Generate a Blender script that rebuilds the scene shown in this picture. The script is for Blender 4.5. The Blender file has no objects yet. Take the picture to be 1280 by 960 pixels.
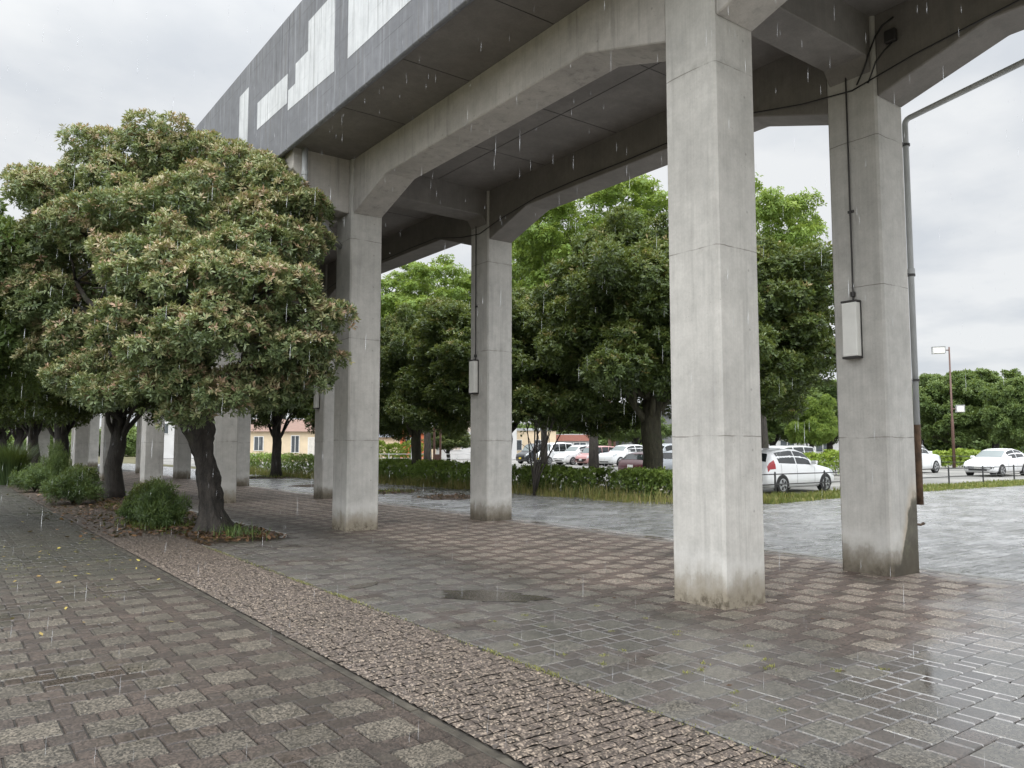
import bpy, bmesh, math, random
import numpy as np
from mathutils import Vector, Matrix
R = math.radians
random.seed(7)
rng = np.random.default_rng(11)
C = bpy.context.scene.collection
scene = bpy.context.scene

# ------------------------------------------------------------------ camera model (metres; photo is 1280 x 960)
FPX, YAW, PITCH, HC = 976.6, 0.6385, 0.0780, 1.60
SN, CS = math.sin(YAW), math.cos(YAW)
def at(px, d):
    """ground point seen at photo column px, d metres away"""
    r = (px - 640) / FPX * d
    return d * SN + r * CS, d * CS - r * SN
def zat(py, d):
    return HC + (556 - py) / FPX * d

# ------------------------------------------------------------------ node helper
class NB:
    def __init__(s, name):
        s.m = bpy.data.materials.new(name); s.m.use_nodes = True
        s.t = s.m.node_tree; s.n = s.t.nodes; s.l = s.t.links
        s.b = s.n['Principled BSDF']; s.out = s.n['Material Output']
        s._pos = None
    def put(s, sock, v):
        if isinstance(v, bpy.types.NodeSocket): s.l.new(v, sock)
        elif isinstance(v, (tuple, list)):
            sock.default_value = (tuple(v) + (1.0,))[:len(sock.default_value)] if len(sock.default_value) == 4 else tuple(v)[:3]
        else: sock.default_value = v
    def set(s, **k):
        for a, v in k.items(): s.put(s.b.inputs[a.replace('_', ' ')], v)
        return s
    @property
    def pos(s):
        if s._pos is None: s._pos = s.n.new('ShaderNodeNewGeometry').outputs['Position']
        return s._pos
    def obj(s): return s.n.new('ShaderNodeTexCoord').outputs['Object']
    def xyz(s, v=None):
        x = s.n.new('ShaderNodeSeparateXYZ'); s.l.new(v or s.pos, x.inputs[0]); return x.outputs
    def scl(s, sc, v=None):
        x = s.n.new('ShaderNodeMapping'); s.l.new(v or s.pos, x.inputs[0]); x.inputs['Scale'].default_value = sc; return x.outputs[0]
    def noise(s, scale, detail=4, rough=.55, v=None, dist=0.0):
        x = s.n.new('ShaderNodeTexNoise'); s.l.new(v or s.pos, x.inputs['Vector'])
        x.inputs['Scale'].default_value = scale; x.inputs['Detail'].default_value = detail
        x.inputs['Roughness'].default_value = rough; x.inputs['Distortion'].default_value = dist
        return x.outputs[0]
    def voro(s, scale, v=None, out='Distance'):
        x = s.n.new('ShaderNodeTexVoronoi'); s.l.new(v or s.pos, x.inputs['Vector']); x.inputs['Scale'].default_value = scale
        return x.outputs[out]
    def math(s, op, a, b=None, c=None, clamp=False):
        x = s.n.new('ShaderNodeMath'); x.operation = op; x.use_clamp = clamp
        s.put(x.inputs[0], a)
        if b is not None: s.put(x.inputs[1], b)
        if c is not None: s.put(x.inputs[2], c)
        return x.outputs[0]
    def step(s, v, a, b, lo=0.0, hi=1.0):
        x = s.n.new('ShaderNodeMapRange'); x.interpolation_type = 'SMOOTHSTEP'
        s.put(x.inputs[0], v); s.put(x.inputs[1], a); s.put(x.inputs[2], b); x.inputs[3].default_value = lo; x.inputs[4].default_value = hi
        return x.outputs[0]
    def mix(s, f, a, b, mode='MIX'):
        x = s.n.new('ShaderNodeMix'); x.data_type = 'RGBA'; x.blend_type = mode; x.clamp_factor = True
        s.put(x.inputs[0], f); s.put(x.inputs[6], a); s.put(x.inputs[7], b); return x.outputs[2]
    def ramp(s, f, stops, interp='LINEAR'):
        x = s.n.new('ShaderNodeValToRGB'); s.l.new(f, x.inputs[0]); cr = x.color_ramp; cr.interpolation = interp
        while len(cr.elements) < len(stops): cr.elements.new(.5)
        for e, (p, c) in zip(cr.elements, stops):
            e.position = p; e.color = (tuple(c) + (1,)) if isinstance(c, (tuple, list)) else (c, c, c, 1)
        return x.outputs[0]
    def attr(s, name, out='Fac'):
        x = s.n.new('ShaderNodeAttribute'); x.attribute_name = name; return x.outputs[out]
    def bump(s, h, strength=.3, dist=.02):
        x = s.n.new('ShaderNodeBump'); x.inputs['Strength'].default_value = strength; x.inputs['Distance'].default_value = dist
        s.l.new(h, x.inputs['Height']); s.l.new(x.outputs[0], s.b.inputs['Normal']); return s

def plain(name, col, rough=.5, metal=0.0, var=.12, scale=6, spec=.5, coat=0.0):
    b = NB(name)
    n = b.noise(scale, 4)
    dark = tuple(c * (1 - var) for c in col); lite = tuple(min(1, c * (1 + var)) for c in col)
    b.set(Base_Color=b.ramp(n, [(.3, dark), (.7, lite)]), Roughness=rough, Metallic=metal)
    b.b.inputs['Specular IOR Level'].default_value = spec
    b.b.inputs['Coat Weight'].default_value = coat; b.b.inputs['Coat Roughness'].default_value = .05
    return b.m

# ------------------------------------------------------------------ object helpers
def prop(o, label=None, cat=None, group=None, kind=None):
    if label: o['label'] = label
    if cat: o['category'] = cat
    if group: o['group'] = group
    if kind: o['kind'] = kind
    return o
def link(name, me, mat=None, parent=None):
    o = bpy.data.objects.new(name, me); C.objects.link(o)
    if mat is not None and me is not None and not me.materials: me.materials.append(mat)
    if parent is not None: o.parent = parent
    return o
def thing(name, label, cat, loc=(0, 0, 0), rz=0, group=None):
    o = bpy.data.objects.new(name, None); C.objects.link(o); o.location = loc; o.rotation_euler = (0, 0, rz)
    o.empty_display_size = .3
    return prop(o, label, cat, group)
class MB:
    """collects faces, builds ONE mesh"""
    def __init__(s): s.v = []; s.f = []
    def add(s, vs, fs):
        n = len(s.v); s.v += [tuple(p) for p in vs]; s.f += [tuple(i + n for i in f) for f in fs]; return s
    def box(s, x0, x1, y0, y1, z0, z1):
        return s.add([(x0, y0, z0), (x1, y0, z0), (x1, y1, z0), (x0, y1, z0), (x0, y0, z1), (x1, y0, z1), (x1, y1, z1), (x0, y1, z1)],
                     [(0, 3, 2, 1), (4, 5, 6, 7), (0, 1, 5, 4), (1, 2, 6, 5), (2, 3, 7, 6), (3, 0, 4, 7)])
    def tube(s, pts, rad, n=10, cap=True, wob=0.0):
        pts = [Vector(p) for p in pts]
        if not isinstance(rad, (list, tuple)): rad = [rad] * len(pts)
        rings = []; up = None
        for i, p in enumerate(pts):
            d = (pts[min(i + 1, len(pts) - 1)] - pts[max(i - 1, 0)]).normalized()
            if up is None: up = d.orthogonal().normalized()
            a = (up - d * up.dot(d)).normalized(); up = a; b = d.cross(a)
            rings.append([p + (a * math.cos(2 * math.pi * k / n) + b * math.sin(2 * math.pi * k / n)) * rad[i] * (1 + wob * random.uniform(-1, 1)) for k in range(n)])
        fs = []
        for i in range(len(pts) - 1):
            for k in range(n):
                fs.append((i * n + k, i * n + (k + 1) % n, (i + 1) * n + (k + 1) % n, (i + 1) * n + k))
        if cap: fs.append(tuple(range(n))[::-1]); fs.append(tuple((len(pts) - 1) * n + k for k in range(n)))
        return s.add([v for r in rings for v in r], fs)
    def prism(s, poly, axis, a, b):
        """poly of 2-D points extruded along axis 'x' (poly=(y,z)) or 'y' (poly=(x,z)) or 'z'"""
        def P(q, t): return {'x': (t, q[0], q[1]), 'y': (q[0], t, q[1]), 'z': (q[0], q[1], t)}[axis]
        n = len(poly)
        return s.add([P(q, a) for q in poly] + [P(q, b) for q in poly],
                     [tuple(range(n)), tuple(range(2 * n - 1, n - 1, -1))] + [(i, i + n, (i + 1) % n + n, (i + 1) % n) for i in range(n)])
    def mesh(s, name, smooth=False, bevel=0.0, seg=1, only=None):
        me = bpy.data.meshes.new(name); me.from_pydata(s.v, [], s.f)
        bm = bmesh.new(); bm.from_mesh(me)
        bmesh.ops.recalc_face_normals(bm, faces=bm.faces)
        if bevel:
            ed = [e for e in bm.edges if (only is None or only(e)) and len(e.link_faces) == 2 and e.calc_face_angle(0) > .3]
            bmesh.ops.bevel(bm, geom=ed, offset=bevel, segments=seg, affect='EDGES', profile=.6)
        bm.to_mesh(me); bm.free()
        if smooth: me.polygons.foreach_set('use_smooth', [True] * len(me.polygons))
        return me
    def build(s, name, mat, parent=None, **k): return link(name, s.mesh(name, **k), mat, parent)
def quads(name, V, nper=4, tint=None, extra=None, smooth=False):
    """fast mesh from an (n,nper,3) array of polygons"""
    V = np.asarray(V, dtype=np.float32); n = V.shape[0]
    me = bpy.data.meshes.new(name)
    me.vertices.add(n * nper); me.vertices.foreach_set('co', V.reshape(-1))
    me.loops.add(n * nper); me.loops.foreach_set('vertex_index', np.arange(n * nper, dtype=np.int32))
    me.polygons.add(n); me.polygons.foreach_set('loop_start', np.arange(0, n * nper, nper, dtype=np.int32))
    if tint is not None:
        a = me.attributes.new('tint', 'FLOAT', 'FACE'); a.data.foreach_set('value', np.asarray(tint, np.float32))
    for k, v in (extra or {}).items():
        a = me.attributes.new(k, 'FLOAT', 'FACE'); a.data.foreach_set('value', np.asarray(v, np.float32))
    me.update(calc_edges=True)
    return me
def sheet(name, poly, z, mat, kind='structure'):
    me = bpy.data.meshes.new(name); me.from_pydata([(x, y, z) for x, y in poly], [], [tuple(range(len(poly)))])
    o = link(name, me, mat); return prop(o, kind=kind)

# ------------------------------------------------------------------ materials
def concrete(name, base=(.44, .425, .40), dirt_foot=False, streak=.35, dark=False, joints=(), ties=.35, seams=0):
    b = NB(name); P = b.pos; x, y, z = b.xyz()
    big = b.noise(.9, 5, .6); fine = b.noise(38, 3, .6); mid = b.noise(5, 5, .65)
    st = b.noise(1.0, 5, .6, v=b.scl((9, 9, .55)))
    col = b.ramp(big, [(.28, tuple(c * .84 for c in base)), (.72, tuple(min(1, c * 1.12) for c in base))])
    col = b.mix(.55, col, b.ramp(mid, [(.3, .40), (.7, .60)]), 'OVERLAY')
    col = b.mix(.22, col, b.ramp(fine, [(.3, .40), (.7, .60)]), 'OVERLAY')
    col = b.mix(b.math('MULTIPLY', b.step(st, .52, .72), streak), col, (.16, .155, .145))
    board = b.noise(1.0, 3, .6, v=b.scl((46, 46, .8)))
    col = b.mix(.17, col, b.ramp(board, [(.35, .38), (.65, .60)]), 'OVERLAY')
    pit = b.math('MULTIPLY', b.step(b.voro(26), .12, .05), b.step(b.noise(3.1, 2), .5, .62))
    col = b.mix(b.math('MULTIPLY', pit, .75), col, (.10, .095, .085))
    q = b.n.new('ShaderNodeVectorMath'); q.operation = 'FRACTION'; b.l.new(b.scl((1 / .9, 1 / .9, 1 / .62)), q.inputs[0])
    fx, fy, fz = b.xyz(q.outputs[0])
    dz_ = b.math('MULTIPLY', b.math('SUBTRACT', fz, .5), .62)
    def hole(fr):
        dd = b.math('MULTIPLY', b.math('SUBTRACT', fr, .5), .9); return b.step(b.math('ADD', b.math('MULTIPLY', dd, dd), b.math('MULTIPLY', dz_, dz_)), .00030, .00010)
    ty_ = hole(fy); tx_ = hole(fx)
    gn = b.n.new('ShaderNodeNewGeometry').outputs['Normal']; nx_, ny_, nz_ = b.xyz(gn)
    tie = b.math('ADD', b.math('MULTIPLY', ty_, b.step(b.math('ABSOLUTE', nx_), .7, .9)), b.math('MULTIPLY', tx_, b.step(b.math('ABSOLUTE', ny_), .7, .9)))
    col = b.mix(b.math('MULTIPLY', tie, ties), col, (.12, .115, .105))
    if seams:
        for fr_, per in ((fz, .62), (fy, .9)):
            e_ = b.math('MULTIPLY', b.math('SUBTRACT', .5, b.math('ABSOLUTE', b.math('SUBTRACT', fr_, .5))), per)
            col = b.mix(b.math('MULTIPLY', b.step(e_, .008, .002), b.step(b.noise(1.7, 3), .42, .60, 0, seams)), col, (.09, .09, .09))
        dr = b.math('MULTIPLY', b.step(b.noise(1.0, 5, .65, v=b.scl((14, 14, .35))), .50, .66), b.step(z, 7.0, 9.5, .25, 1))
        col = b.mix(b.math('MULTIPLY', dr, .6), col, (.075, .076, .08))
        col = b.mix(b.math('MULTIPLY', b.step(b.noise(1.0, 4, .6, v=b.scl((10, 10, .5))), .54, .70), .5), col, (.36, .37, .39))
    for j in joints:
        wob = b.math('ADD', z, b.math('MULTIPLY', b.math('SUBTRACT', b.noise(2.5, 3), .5), .05))
        d = b.math('ABSOLUTE', b.math('SUBTRACT', wob, j))
        ln = b.math('MULTIPLY', b.step(d, .0085, .002), b.step(b.noise(3, 4), .34, .56, .12, .85))
        col = b.mix(ln, col, (.16, .148, .13))
        sm = b.math('MULTIPLY', b.step(d, .10, .0), b.step(b.noise(6, 5, .7), .48, .7, 0, .5))
        col = b.mix(sm, col, (.27, .255, .23))
    h = b.math('ADD', b.math('MULTIPLY', fine, .3), b.math('SUBTRACT', b.math('MULTIPLY', mid, .5), b.math('MULTIPLY', pit, .8)))
    if dirt_foot:
        nz = b.math('MULTIPLY', b.math('SUBTRACT', b.noise(1.0, 6, .62, v=b.scl((5, 5, 3.2))), .5), .50)
        zz = b.math('ADD', z, nz)
        salt = b.math('MULTIPLY', b.step(zz, .28, .36), b.step(zz, .62, .44))
        col = b.mix(b.math('MULTIPLY', salt, .32), col, (.66, .65, .62))
        col = b.mix(b.step(zz, .48, .08, 0, .85), col, (.225, .19, .135))
        col = b.mix(b.math('MULTIPLY', b.step(zz, .20, -.02, 0, .9), b.step(b.noise(11, 5, .75), .42, .62)), col, (.075, .06, .042))
        # the rear pier nearest the camera carries a leak stain on its outer corner
        sx = b.step(b.math('ADD', x, b.math('MULTIPLY', b.math('SUBTRACT', b.noise(7, 3), .5), .10)), 9.58, 9.98)
        top = b.math('ADD', b.math('MULTIPLY', sx, .78), .14)
        k = b.math('MULTIPLY', b.step(b.math('SUBTRACT', b.math('ADD', z, nz), top), .07, -.05), b.math('MULTIPLY', b.step(y, 5.08, 5.02), b.math('MULTIPLY', b.step(x, 9.44, 9.5), b.step(y, 4.90, 4.95))))
        rim = b.math('MULTIPLY', b.step(b.math('SUBTRACT', z, top), .35, .0), b.math('MULTIPLY', b.step(y, 5.0, 4.98), b.step(x, 9.6, 9.75)))
        col = b.mix(b.math('MULTIPLY', rim, .45), col, (.42, .32, .19))
        col = b.mix(b.math('MULTIPLY', k, .88), col, b.ramp(b.noise(7, 5, .7), [(.3, (.035, .033, .026)), (.55, (.075, .072, .055)), (.75, (.13, .135, .085))]))
        ft = b.math('MULTIPLY', b.step(x, 9.3, 9.4), b.step(zz, .44, .02))
        col = b.mix(b.math('MULTIPLY', ft, .65), col, (.085, .072, .055))
    b.set(Base_Color=col, Roughness=.82); b.b.inputs['Specular IOR Level'].default_value = .3
    b.bump(h, .35, .012)
    return b.m
JN = (1.69, 3.62, 5.54)
M = {}
M['conc_col'] = concrete('concrete_pier', (.47, .455, .425), True, .22, joints=JN)
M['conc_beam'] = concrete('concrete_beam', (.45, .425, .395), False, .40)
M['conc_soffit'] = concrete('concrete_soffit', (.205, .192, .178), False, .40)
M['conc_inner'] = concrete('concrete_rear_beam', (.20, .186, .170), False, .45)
M['parapet'] = concrete('concrete_weathered', (.185, .19, .205), False, .75, ties=.5, seams=.8)
M['white_panel'] = concrete('whitewash', (.60, .615, .63), False, .22, ties=0, seams=.25)
def paving(name, big, small, wetf, warm=None, gloss=2.3):
    """per-brick colour from attributes 'kind' (0 slab, 1 brick) and 'rnd'; wetf(b) -> 0..1 water film"""
    b = NB(name); kind = b.attr('kind'); rnd = b.attr('rnd'); x, y, z = b.xyz()
    grain = b.voro(95, out='Color'); fine = b.noise(60, 3, .7); patch = b.noise(1.3, 5, .65)
    sp = b.ramp(grain, [(.22, .16), (.48, .40), (.62, .60), (.80, .90)])
    cb = b.ramp(rnd, [(0, tuple(c * .80 for c in big)), (1, tuple(c * 1.18 for c in big))])
    cs = b.ramp(rnd, [(0, tuple(c * .72 for c in small)), (.5, small), (1, tuple(c * 1.22 for c in small))])
    if warm:
        wm = b.math('MULTIPLY', b.step(b.math('ADD', x, b.math('MULTIPLY', b.math('SUBTRACT', b.noise(.8, 4), .5), 2.0)), 5.6, 7.4), b.step(y, 1.6, 3.2))
        cb = b.mix(wm, cb, b.ramp(rnd, [(0, tuple(c * .78 for c in warm[0])), (1, tuple(c * 1.12 for c in warm[0]))]))
        cs = b.mix(wm, cs, b.ramp(rnd, [(0, tuple(c * .75 for c in warm[1])), (1, tuple(c * 1.2 for c in warm[1]))]))
    col = b.mix(kind, cb, cs)
    col = b.mix(b.mix(kind, (1, 1, 1), (.7, .7, .7)), col, sp, 'OVERLAY')
    col = b.mix(b.step(patch, .50, .68, 0, .6), col, (.040, .035, .026))
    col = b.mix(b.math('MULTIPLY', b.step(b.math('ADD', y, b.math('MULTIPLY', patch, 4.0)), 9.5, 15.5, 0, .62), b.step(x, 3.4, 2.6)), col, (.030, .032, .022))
    mossy = b.math('MULTIPLY', b.step(b.noise(2.2, 4, .6), .58, .70), b.step(fine, .48, .62))
    col = b.mix(b.math('MULTIPLY', mossy, .28), col, (.10, .105, .035))
    w = wetf(b)
    col = b.mix(b.math('MULTIPLY', w, .35), col, b.mix(.6, col, (.02, .02, .02)))
    rough = b.math('ADD', b.math('MULTIPLY', b.math('SUBTRACT', 1.0, w), .42), .07)
    rough = b.math('ADD', rough, b.math('MULTIPLY', b.math('MULTIPLY', grain, .16), b.math('SUBTRACT', 1.0, w)))
    b.set(Base_Color=col, Roughness=rough, IOR=b.math('ADD', 1.5, b.math('MULTIPLY', w, gloss)))
    bs = b.math('MULTIPLY', b.math('ADD', b.math('MULTIPLY', grain, .6), b.math('MULTIPLY', fine, .5)), b.math('SUBTRACT', 1.0, b.math('MULTIPLY', w, .85)))
    b.bump(bs, .55, .006)
    return b.m
def wet_walk(b):
    return b.math('MULTIPLY', b.step(b.noise(.9, 4, .6), .42, .66), .60)
def wet_plaza(b):
    x, y, z = b.xyz()
    n = b.math('MULTIPLY', b.math('SUBTRACT', b.noise(.55, 4, .6), .5), 2.6)
    a = b.math('SUBTRACT', b.math('ADD', y, n), b.math('MULTIPLY', b.math('SUBTRACT', x, 7.0), .20))
    near = b.math('MULTIPLY', b.step(a, 3.7, 2.9), b.step(b.math('ADD', x, n), 3.6, 5.4))         # rain-blown end of the pavement
    east = b.step(b.math('ADD', x, b.math('MULTIPLY', n, .25)), 9.75, 10.35)
    west = b.math('MULTIPLY', b.step(b.math('ADD', x, b.math('MULTIPLY', n, .5)), 6.1, 4.6), b.step(b.noise(1.1, 4, .6), .34, .54))
    return b.math('MAXIMUM', b.math('MAXIMUM', near, east), b.math('MULTIPLY', west, .45))
M['walk'] = paving('walkway_pavers', (.090, .077, .060), (.058, .043, .034), wet_walk, gloss=.6)
M['pave'] = paving('plaza_pavers', (.096, .086, .070), (.062, .048, .040), wet_plaza, warm=((.275, .23, .188), (.138, .103, .085)))
b = NB('mortar'); b.set(Base_Color=b.ramp(b.noise(20, 4), [(.3, (.014, .012, .010)), (.7, (.040, .035, .028))]), Roughness=.55); M['mortar'] = b.m
b = NB('granite_setts'); rnd = b.attr('rnd')
g = b.voro(85, out='Color'); g2 = b.noise(19, 4, .7)
col = b.ramp(g, [(.20, (.032, .026, .021)), (.48, (.078, .063, .051)), (.64, (.135, .108, .086)), (.82, (.34, .275, .215))])
col = b.mix(b.math('MULTIPLY', rnd, .35), col, (.12, .095, .085)); col = b.mix(b.step(g2, .5, .68, 0, .55), col, (.075, .058, .05))
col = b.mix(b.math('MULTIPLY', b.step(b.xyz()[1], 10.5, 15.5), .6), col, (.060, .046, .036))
b.set(Base_Color=col, Roughness=.42); b.bump(b.math('ADD', g, b.math('MULTIPLY', g2, 1.2)), .55, .012); M['setts'] = b.m
def flooded(name):
    b = NB(name); x, y, z = b.xyz()
    br = b.n.new('ShaderNodeTexBrick'); b.l.new(b.pos, br.inputs['Vector'])
    br.inputs['Scale'].default_value = 1.0; br.inputs['Brick Width'].default_value = .30; br.inputs['Row Height'].default_value = .15
    br.inputs['Mortar Size'].default_value = .008
    br.inputs['Color1'].default_value = (.18, .18, .18, 1); br.inputs['Color2'].default_value = (.32, .315, .31, 1); br.inputs['Mortar'].default_value = (.05, .05, .05, 1)
    rip = b.noise(1.0, 4, .62, v=b.scl((1.9, 5.0, 1)), dist=1.4)
    film = b.step(b.noise(1.0, 4, .6, v=b.scl((.9, 1.5, 1))), .36, .60)
    col = b.mix(b.step(b.noise(.7, 5, .7), .52, .68, 0, .6), br.outputs['Color'], (.045, .043, .038))
    b.set(Base_Color=col, Roughness=b.math('SUBTRACT', .36, b.math('MULTIPLY', film, .20)))
    b.b.inputs['IOR'].default_value = 3.4
    bright = b.math('MULTIPLY', br.outputs['Fac'], -.6)
    b.bump(b.math('ADD', b.math('MULTIPLY', rip, 1.0), b.math('MULTIPLY', bright, b.math('SUBTRACT', 1.0, film))), .9, .085)
    return b.m
M['flood'] = flooded('flooded_brick_paving')
b = NB('still_water'); b.set(Base_Color=b.ramp(b.noise(7, 4), [(.35, (.022, .017, .012)), (.65, (.060, .050, .038))]), Roughness=.08); b.b.inputs['Specular IOR Level'].default_value = .6
b.bump(b.noise(30, 3), .6, .01); M['puddle'] = b.m
b = NB('gravel_asphalt'); n1 = b.noise(35, 4, .7); n2 = b.noise(.35, 4)
b.set(Base_Color=b.mix(b.step(n2, .4, .65), b.ramp(n1, [(.3, (.10, .098, .092)), (.7, (.24, .235, .22))]), b.ramp(n1, [(.3, (.20, .19, .175)), (.7, (.36, .35, .325))])), Roughness=.6); b.bump(n1, .5, .02); M['park'] = b.m
b = NB('clear_rain_film'); b.set(Base_Color=(.05, .046, .042), Roughness=.04, IOR=2.4); M['film'] = b.m
b = NB('soil'); n1 = b.noise(14, 5, .7)
b.set(Base_Color=b.ramp(n1, [(.3, (.020, .015, .010)), (.55, (.065, .045, .030)), (.75, (.12, .075, .045))]), Roughness=.75); b.bump(n1, .8, .04); M['soil'] = b.m
b = NB('verge_earth'); n1 = b.noise(9, 5, .7)
b.set(Base_Color=b.ramp(n1, [(.3, (.06, .055, .022)), (.6, (.12, .11, .05)), (.8, (.17, .14, .07))]), Roughness=.9); M['earth'] = b.m
M['kerb'] = plain('kerb_concrete', (.27, .265, .25), .5, var=.3, scale=9)
def bark(name, c0, c1, scale=9):
    b = NB(name); n = b.noise(1.0, 5, .7, v=b.scl((scale, scale, scale * .35))); n2 = b.noise(40, 3)
    b.set(Base_Color=b.mix(b.step(b.noise(2.5, 4), .55, .7, 0, .4), b.ramp(n, [(.3, c0), (.7, c1)]), (.05, .065, .025)), Roughness=.7)
    b.bump(b.math('ADD', n, b.math('MULTIPLY', n2, .3)), 1.0, .06); return b.m
M['bark'] = bark('dark_wet_bark', (.012, .010, .008), (.060, .050, .041)); M['bark2'] = bark('mossy_bark', (.022, .020, .012), (.085, .078, .045))
def leaf(name, stops, rough=.42, trans=.22, spec=.45):
    b = NB(name); t = b.attr('tint'); col = b.ramp(t, stops)
    b.set(Base_Color=col, Roughness=rough); b.b.inputs['Specular IOR Level'].default_value = spec
    tr = b.n.new('ShaderNodeBsdfTranslucent'); b.l.new(b.mix(.6, col, (.30, .36, .06)), tr.inputs[0])
    mx = b.n.new('ShaderNodeMixShader'); mx.inputs[0].default_value = trans
    b.l.new(b.b.outputs[0], mx.inputs[1]); b.l.new(tr.outputs[0], mx.inputs[2]); b.l.new(mx.outputs[0], b.out.inputs[0])
    return b.m
M['leaf_front'] = leaf('glossy_leaf_with_red_tips', [(0, (0.060, 0.090, 0.042)), (.30, (0.121, 0.166, 0.074)), (.55, (0.229, 0.282, 0.128)), (.72, (0.376, 0.368, 0.189)), (.85, (0.411, 0.328, 0.205)), (1, (0.470, 0.300, 0.210))], .40)
M['leaf_dark'] = leaf('dark_green_leaf', [(0, (0.025, 0.042, 0.014)), (.5, (0.068, 0.105, 0.027)), (.8, (0.136, 0.173, 0.047)), (1, (0.246, 0.184, 0.074))], .45)
M['leaf_bright'] = leaf('fresh_green_leaf', [(0, (.085, .145, .024)), (.5, (.175, .275, .048)), (1, (.31, .40, .085))], .5, .38)
M['leaf_far'] = leaf('mid_green_leaf', [(0, (.050, .082, .026)), (.5, (.105, .165, .046)), (1, (.18, .24, .075))], .55, .25)
M['leaf_brown'] = leaf('brownish_leaf', [(0, (.055, .060, .035)), (.6, (.10, .095, .06)), (1, (.17, .12, .085))], .6, .2)
M['leaf_shrub'] = leaf('shrub_leaf', [(0, (.030, .055, .020)), (.5, (.075, .125, .038)), (1, (.15, .21, .06))], .45, .25)
M['leaf_lime'] = leaf('lime_hedge_leaf', [(0, (.12, .18, .02)), (.5, (.24, .34, .04)), (1, (.38, .46, .07))], .5, .3)
M['leaf_hedge'] = leaf('hedge_leaf', [(0, (.045, .080, .018)), (.5, (.15, .23, .045)), (.95, (.30, .40, .08)), (.96, (.78, .76, .62)), (1, (.82, .80, .68))], .45, .25)
M['leaf_olive'] = leaf('young_hedge_leaf', [(0, (0.120, 0.192, 0.048)), (.5, (0.256, 0.384, 0.080)), (.96, (0.448, 0.576, 0.144)), (.965, (0.850, 0.850, 0.850)), (1, (0.850, 0.850, 0.850))], .5, .3)
M['grass'] = leaf('grass_blade', [(0, (.06, .09, .02)), (.35, (.14, .18, .04)), (.6, (.26, .25, .08)), (1, (.40, .32, .14))], .6, .3)
M['dead'] = leaf('dead_leaf', [(0, (.030, .018, .012)), (.5, (.075, .040, .024)), (.9, (.20, .11, .05)), (1, (.42, .36, .08))], .5, .1)
M['moss'] = leaf('yellow_moss', [(0, (.10, .11, .03)), (1, (.30, .29, .10))], .8, .1)
M['lampwhite'] = plain('milky_lamp_cover', (.74, .73, .69), .4, var=.05)
M['dkmetal'] = plain('dark_bronze_metal', (.045, .042, .040), .45, .4)
M['pipegrey'] = plain('grey_pvc_pipe', (.36, .37, .37), .4, var=.12, scale=4)
M['rust'] = plain('rusty_iron', (.085, .050, .028), .8, var=.5, scale=12)
M['cable'] = plain('black_cable', (.012, .012, .012), .5)
M['brownpole'] = plain('red_brown_pole_paint', (.115, .062, .048), .5)
M['fenceblack'] = plain('fence_black_paint', (.030, .030, .032), .4)
M['whitefence'] = plain('fence_white_paint', (.62, .63, .62), .5)

# ------------------------------------------------------------------ sky and light
w = bpy.data.worlds.new('World'); scene.world = w; w.use_nodes = True
nt = w.node_tree; bg = nt.nodes['Background']; bg.inputs['Strength'].default_value = .10
sky = nt.nodes.new('ShaderNodeTexSky'); sky.sky_type = 'NISHITA'; sky.sun_disc = False
SUN_EL, SUN_AZ = R(52), R(222)
sky.sun_elevation = SUN_EL; sky.sun_rotation = SUN_AZ
tc = nt.nodes.new('ShaderNodeTexCoord'); sp = nt.nodes.new('ShaderNodeSeparateXYZ'); nt.links.new(tc.outputs['Generated'], sp.inputs[0])
def wm(op, a, b2=None):
    x = nt.nodes.new('ShaderNodeMath'); x.operation = op
    for i, v in enumerate((a, b2)):
        if v is None: continue
        if isinstance(v, bpy.types.NodeSocket): nt.links.new(v, x.inputs[i])
        else: x.inputs[i].default_value = v
    return x.outputs[0]
zc = wm('MAXIMUM', sp.outputs[2], 0.0)
den = wm('ADD', zc, .16)
cb = nt.nodes.new('ShaderNodeCombineXYZ'); nt.links.new(wm('DIVIDE', sp.outputs[0], den), cb.inputs[0]); nt.links.new(wm('DIVIDE', sp.outputs[1], den), cb.inputs[1])
cn = nt.nodes.new('ShaderNodeTexNoise'); cn.inputs['Scale'].default_value = 1.25; cn.inputs['Detail'].default_value = 6; cn.inputs['Roughness'].default_value = .52
nt.links.new(cb.outputs[0], cn.inputs['Vector'])
cr = nt.nodes.new('ShaderNodeValToRGB'); nt.links.new(cn.outputs[0], cr.inputs[0])
e = cr.color_ramp.elements; e[0].position = .39; e[0].color = (.76, .80, .85, 1); e[1].position = .55; e[1].color = (.965, .985, 1.0, 1)
SA = Vector((math.sin(SUN_AZ) * math.cos(R(48)), math.cos(SUN_AZ) * math.cos(R(48)), math.sin(R(48))))
dt = nt.nodes.new('ShaderNodeVectorMath'); dt.operation = 'DOT_PRODUCT'; nt.links.new(tc.outputs['Generated'], dt.inputs[0]); dt.inputs[1].default_value = SA
glow = wm('POWER', wm('MAXIMUM', wm('MULTIPLY', wm('ADD', dt.outputs['Value'], .28), .78), 0.0), 2.0)
lum = wm('ADD', wm('ADD', wm('MULTIPLY', wm('POWER', zc, 5.0), 44.0), 9.0), wm('MULTIPLY', glow, 19.0))
vm = nt.nodes.new('ShaderNodeVectorMath'); vm.operation = 'SCALE'; nt.links.new(cr.outputs[0], vm.inputs[0]); nt.links.new(lum, vm.inputs['Scale'])
mxw = nt.nodes.new('ShaderNodeMix'); mxw.data_type = 'RGBA'; mxw.inputs[0].default_value = .95
nt.links.new(sky.outputs[0], mxw.inputs[6]); nt.links.new(vm.outputs[0], mxw.inputs[7]); nt.links.new(mxw.outputs[2], bg.inputs[0])
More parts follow.
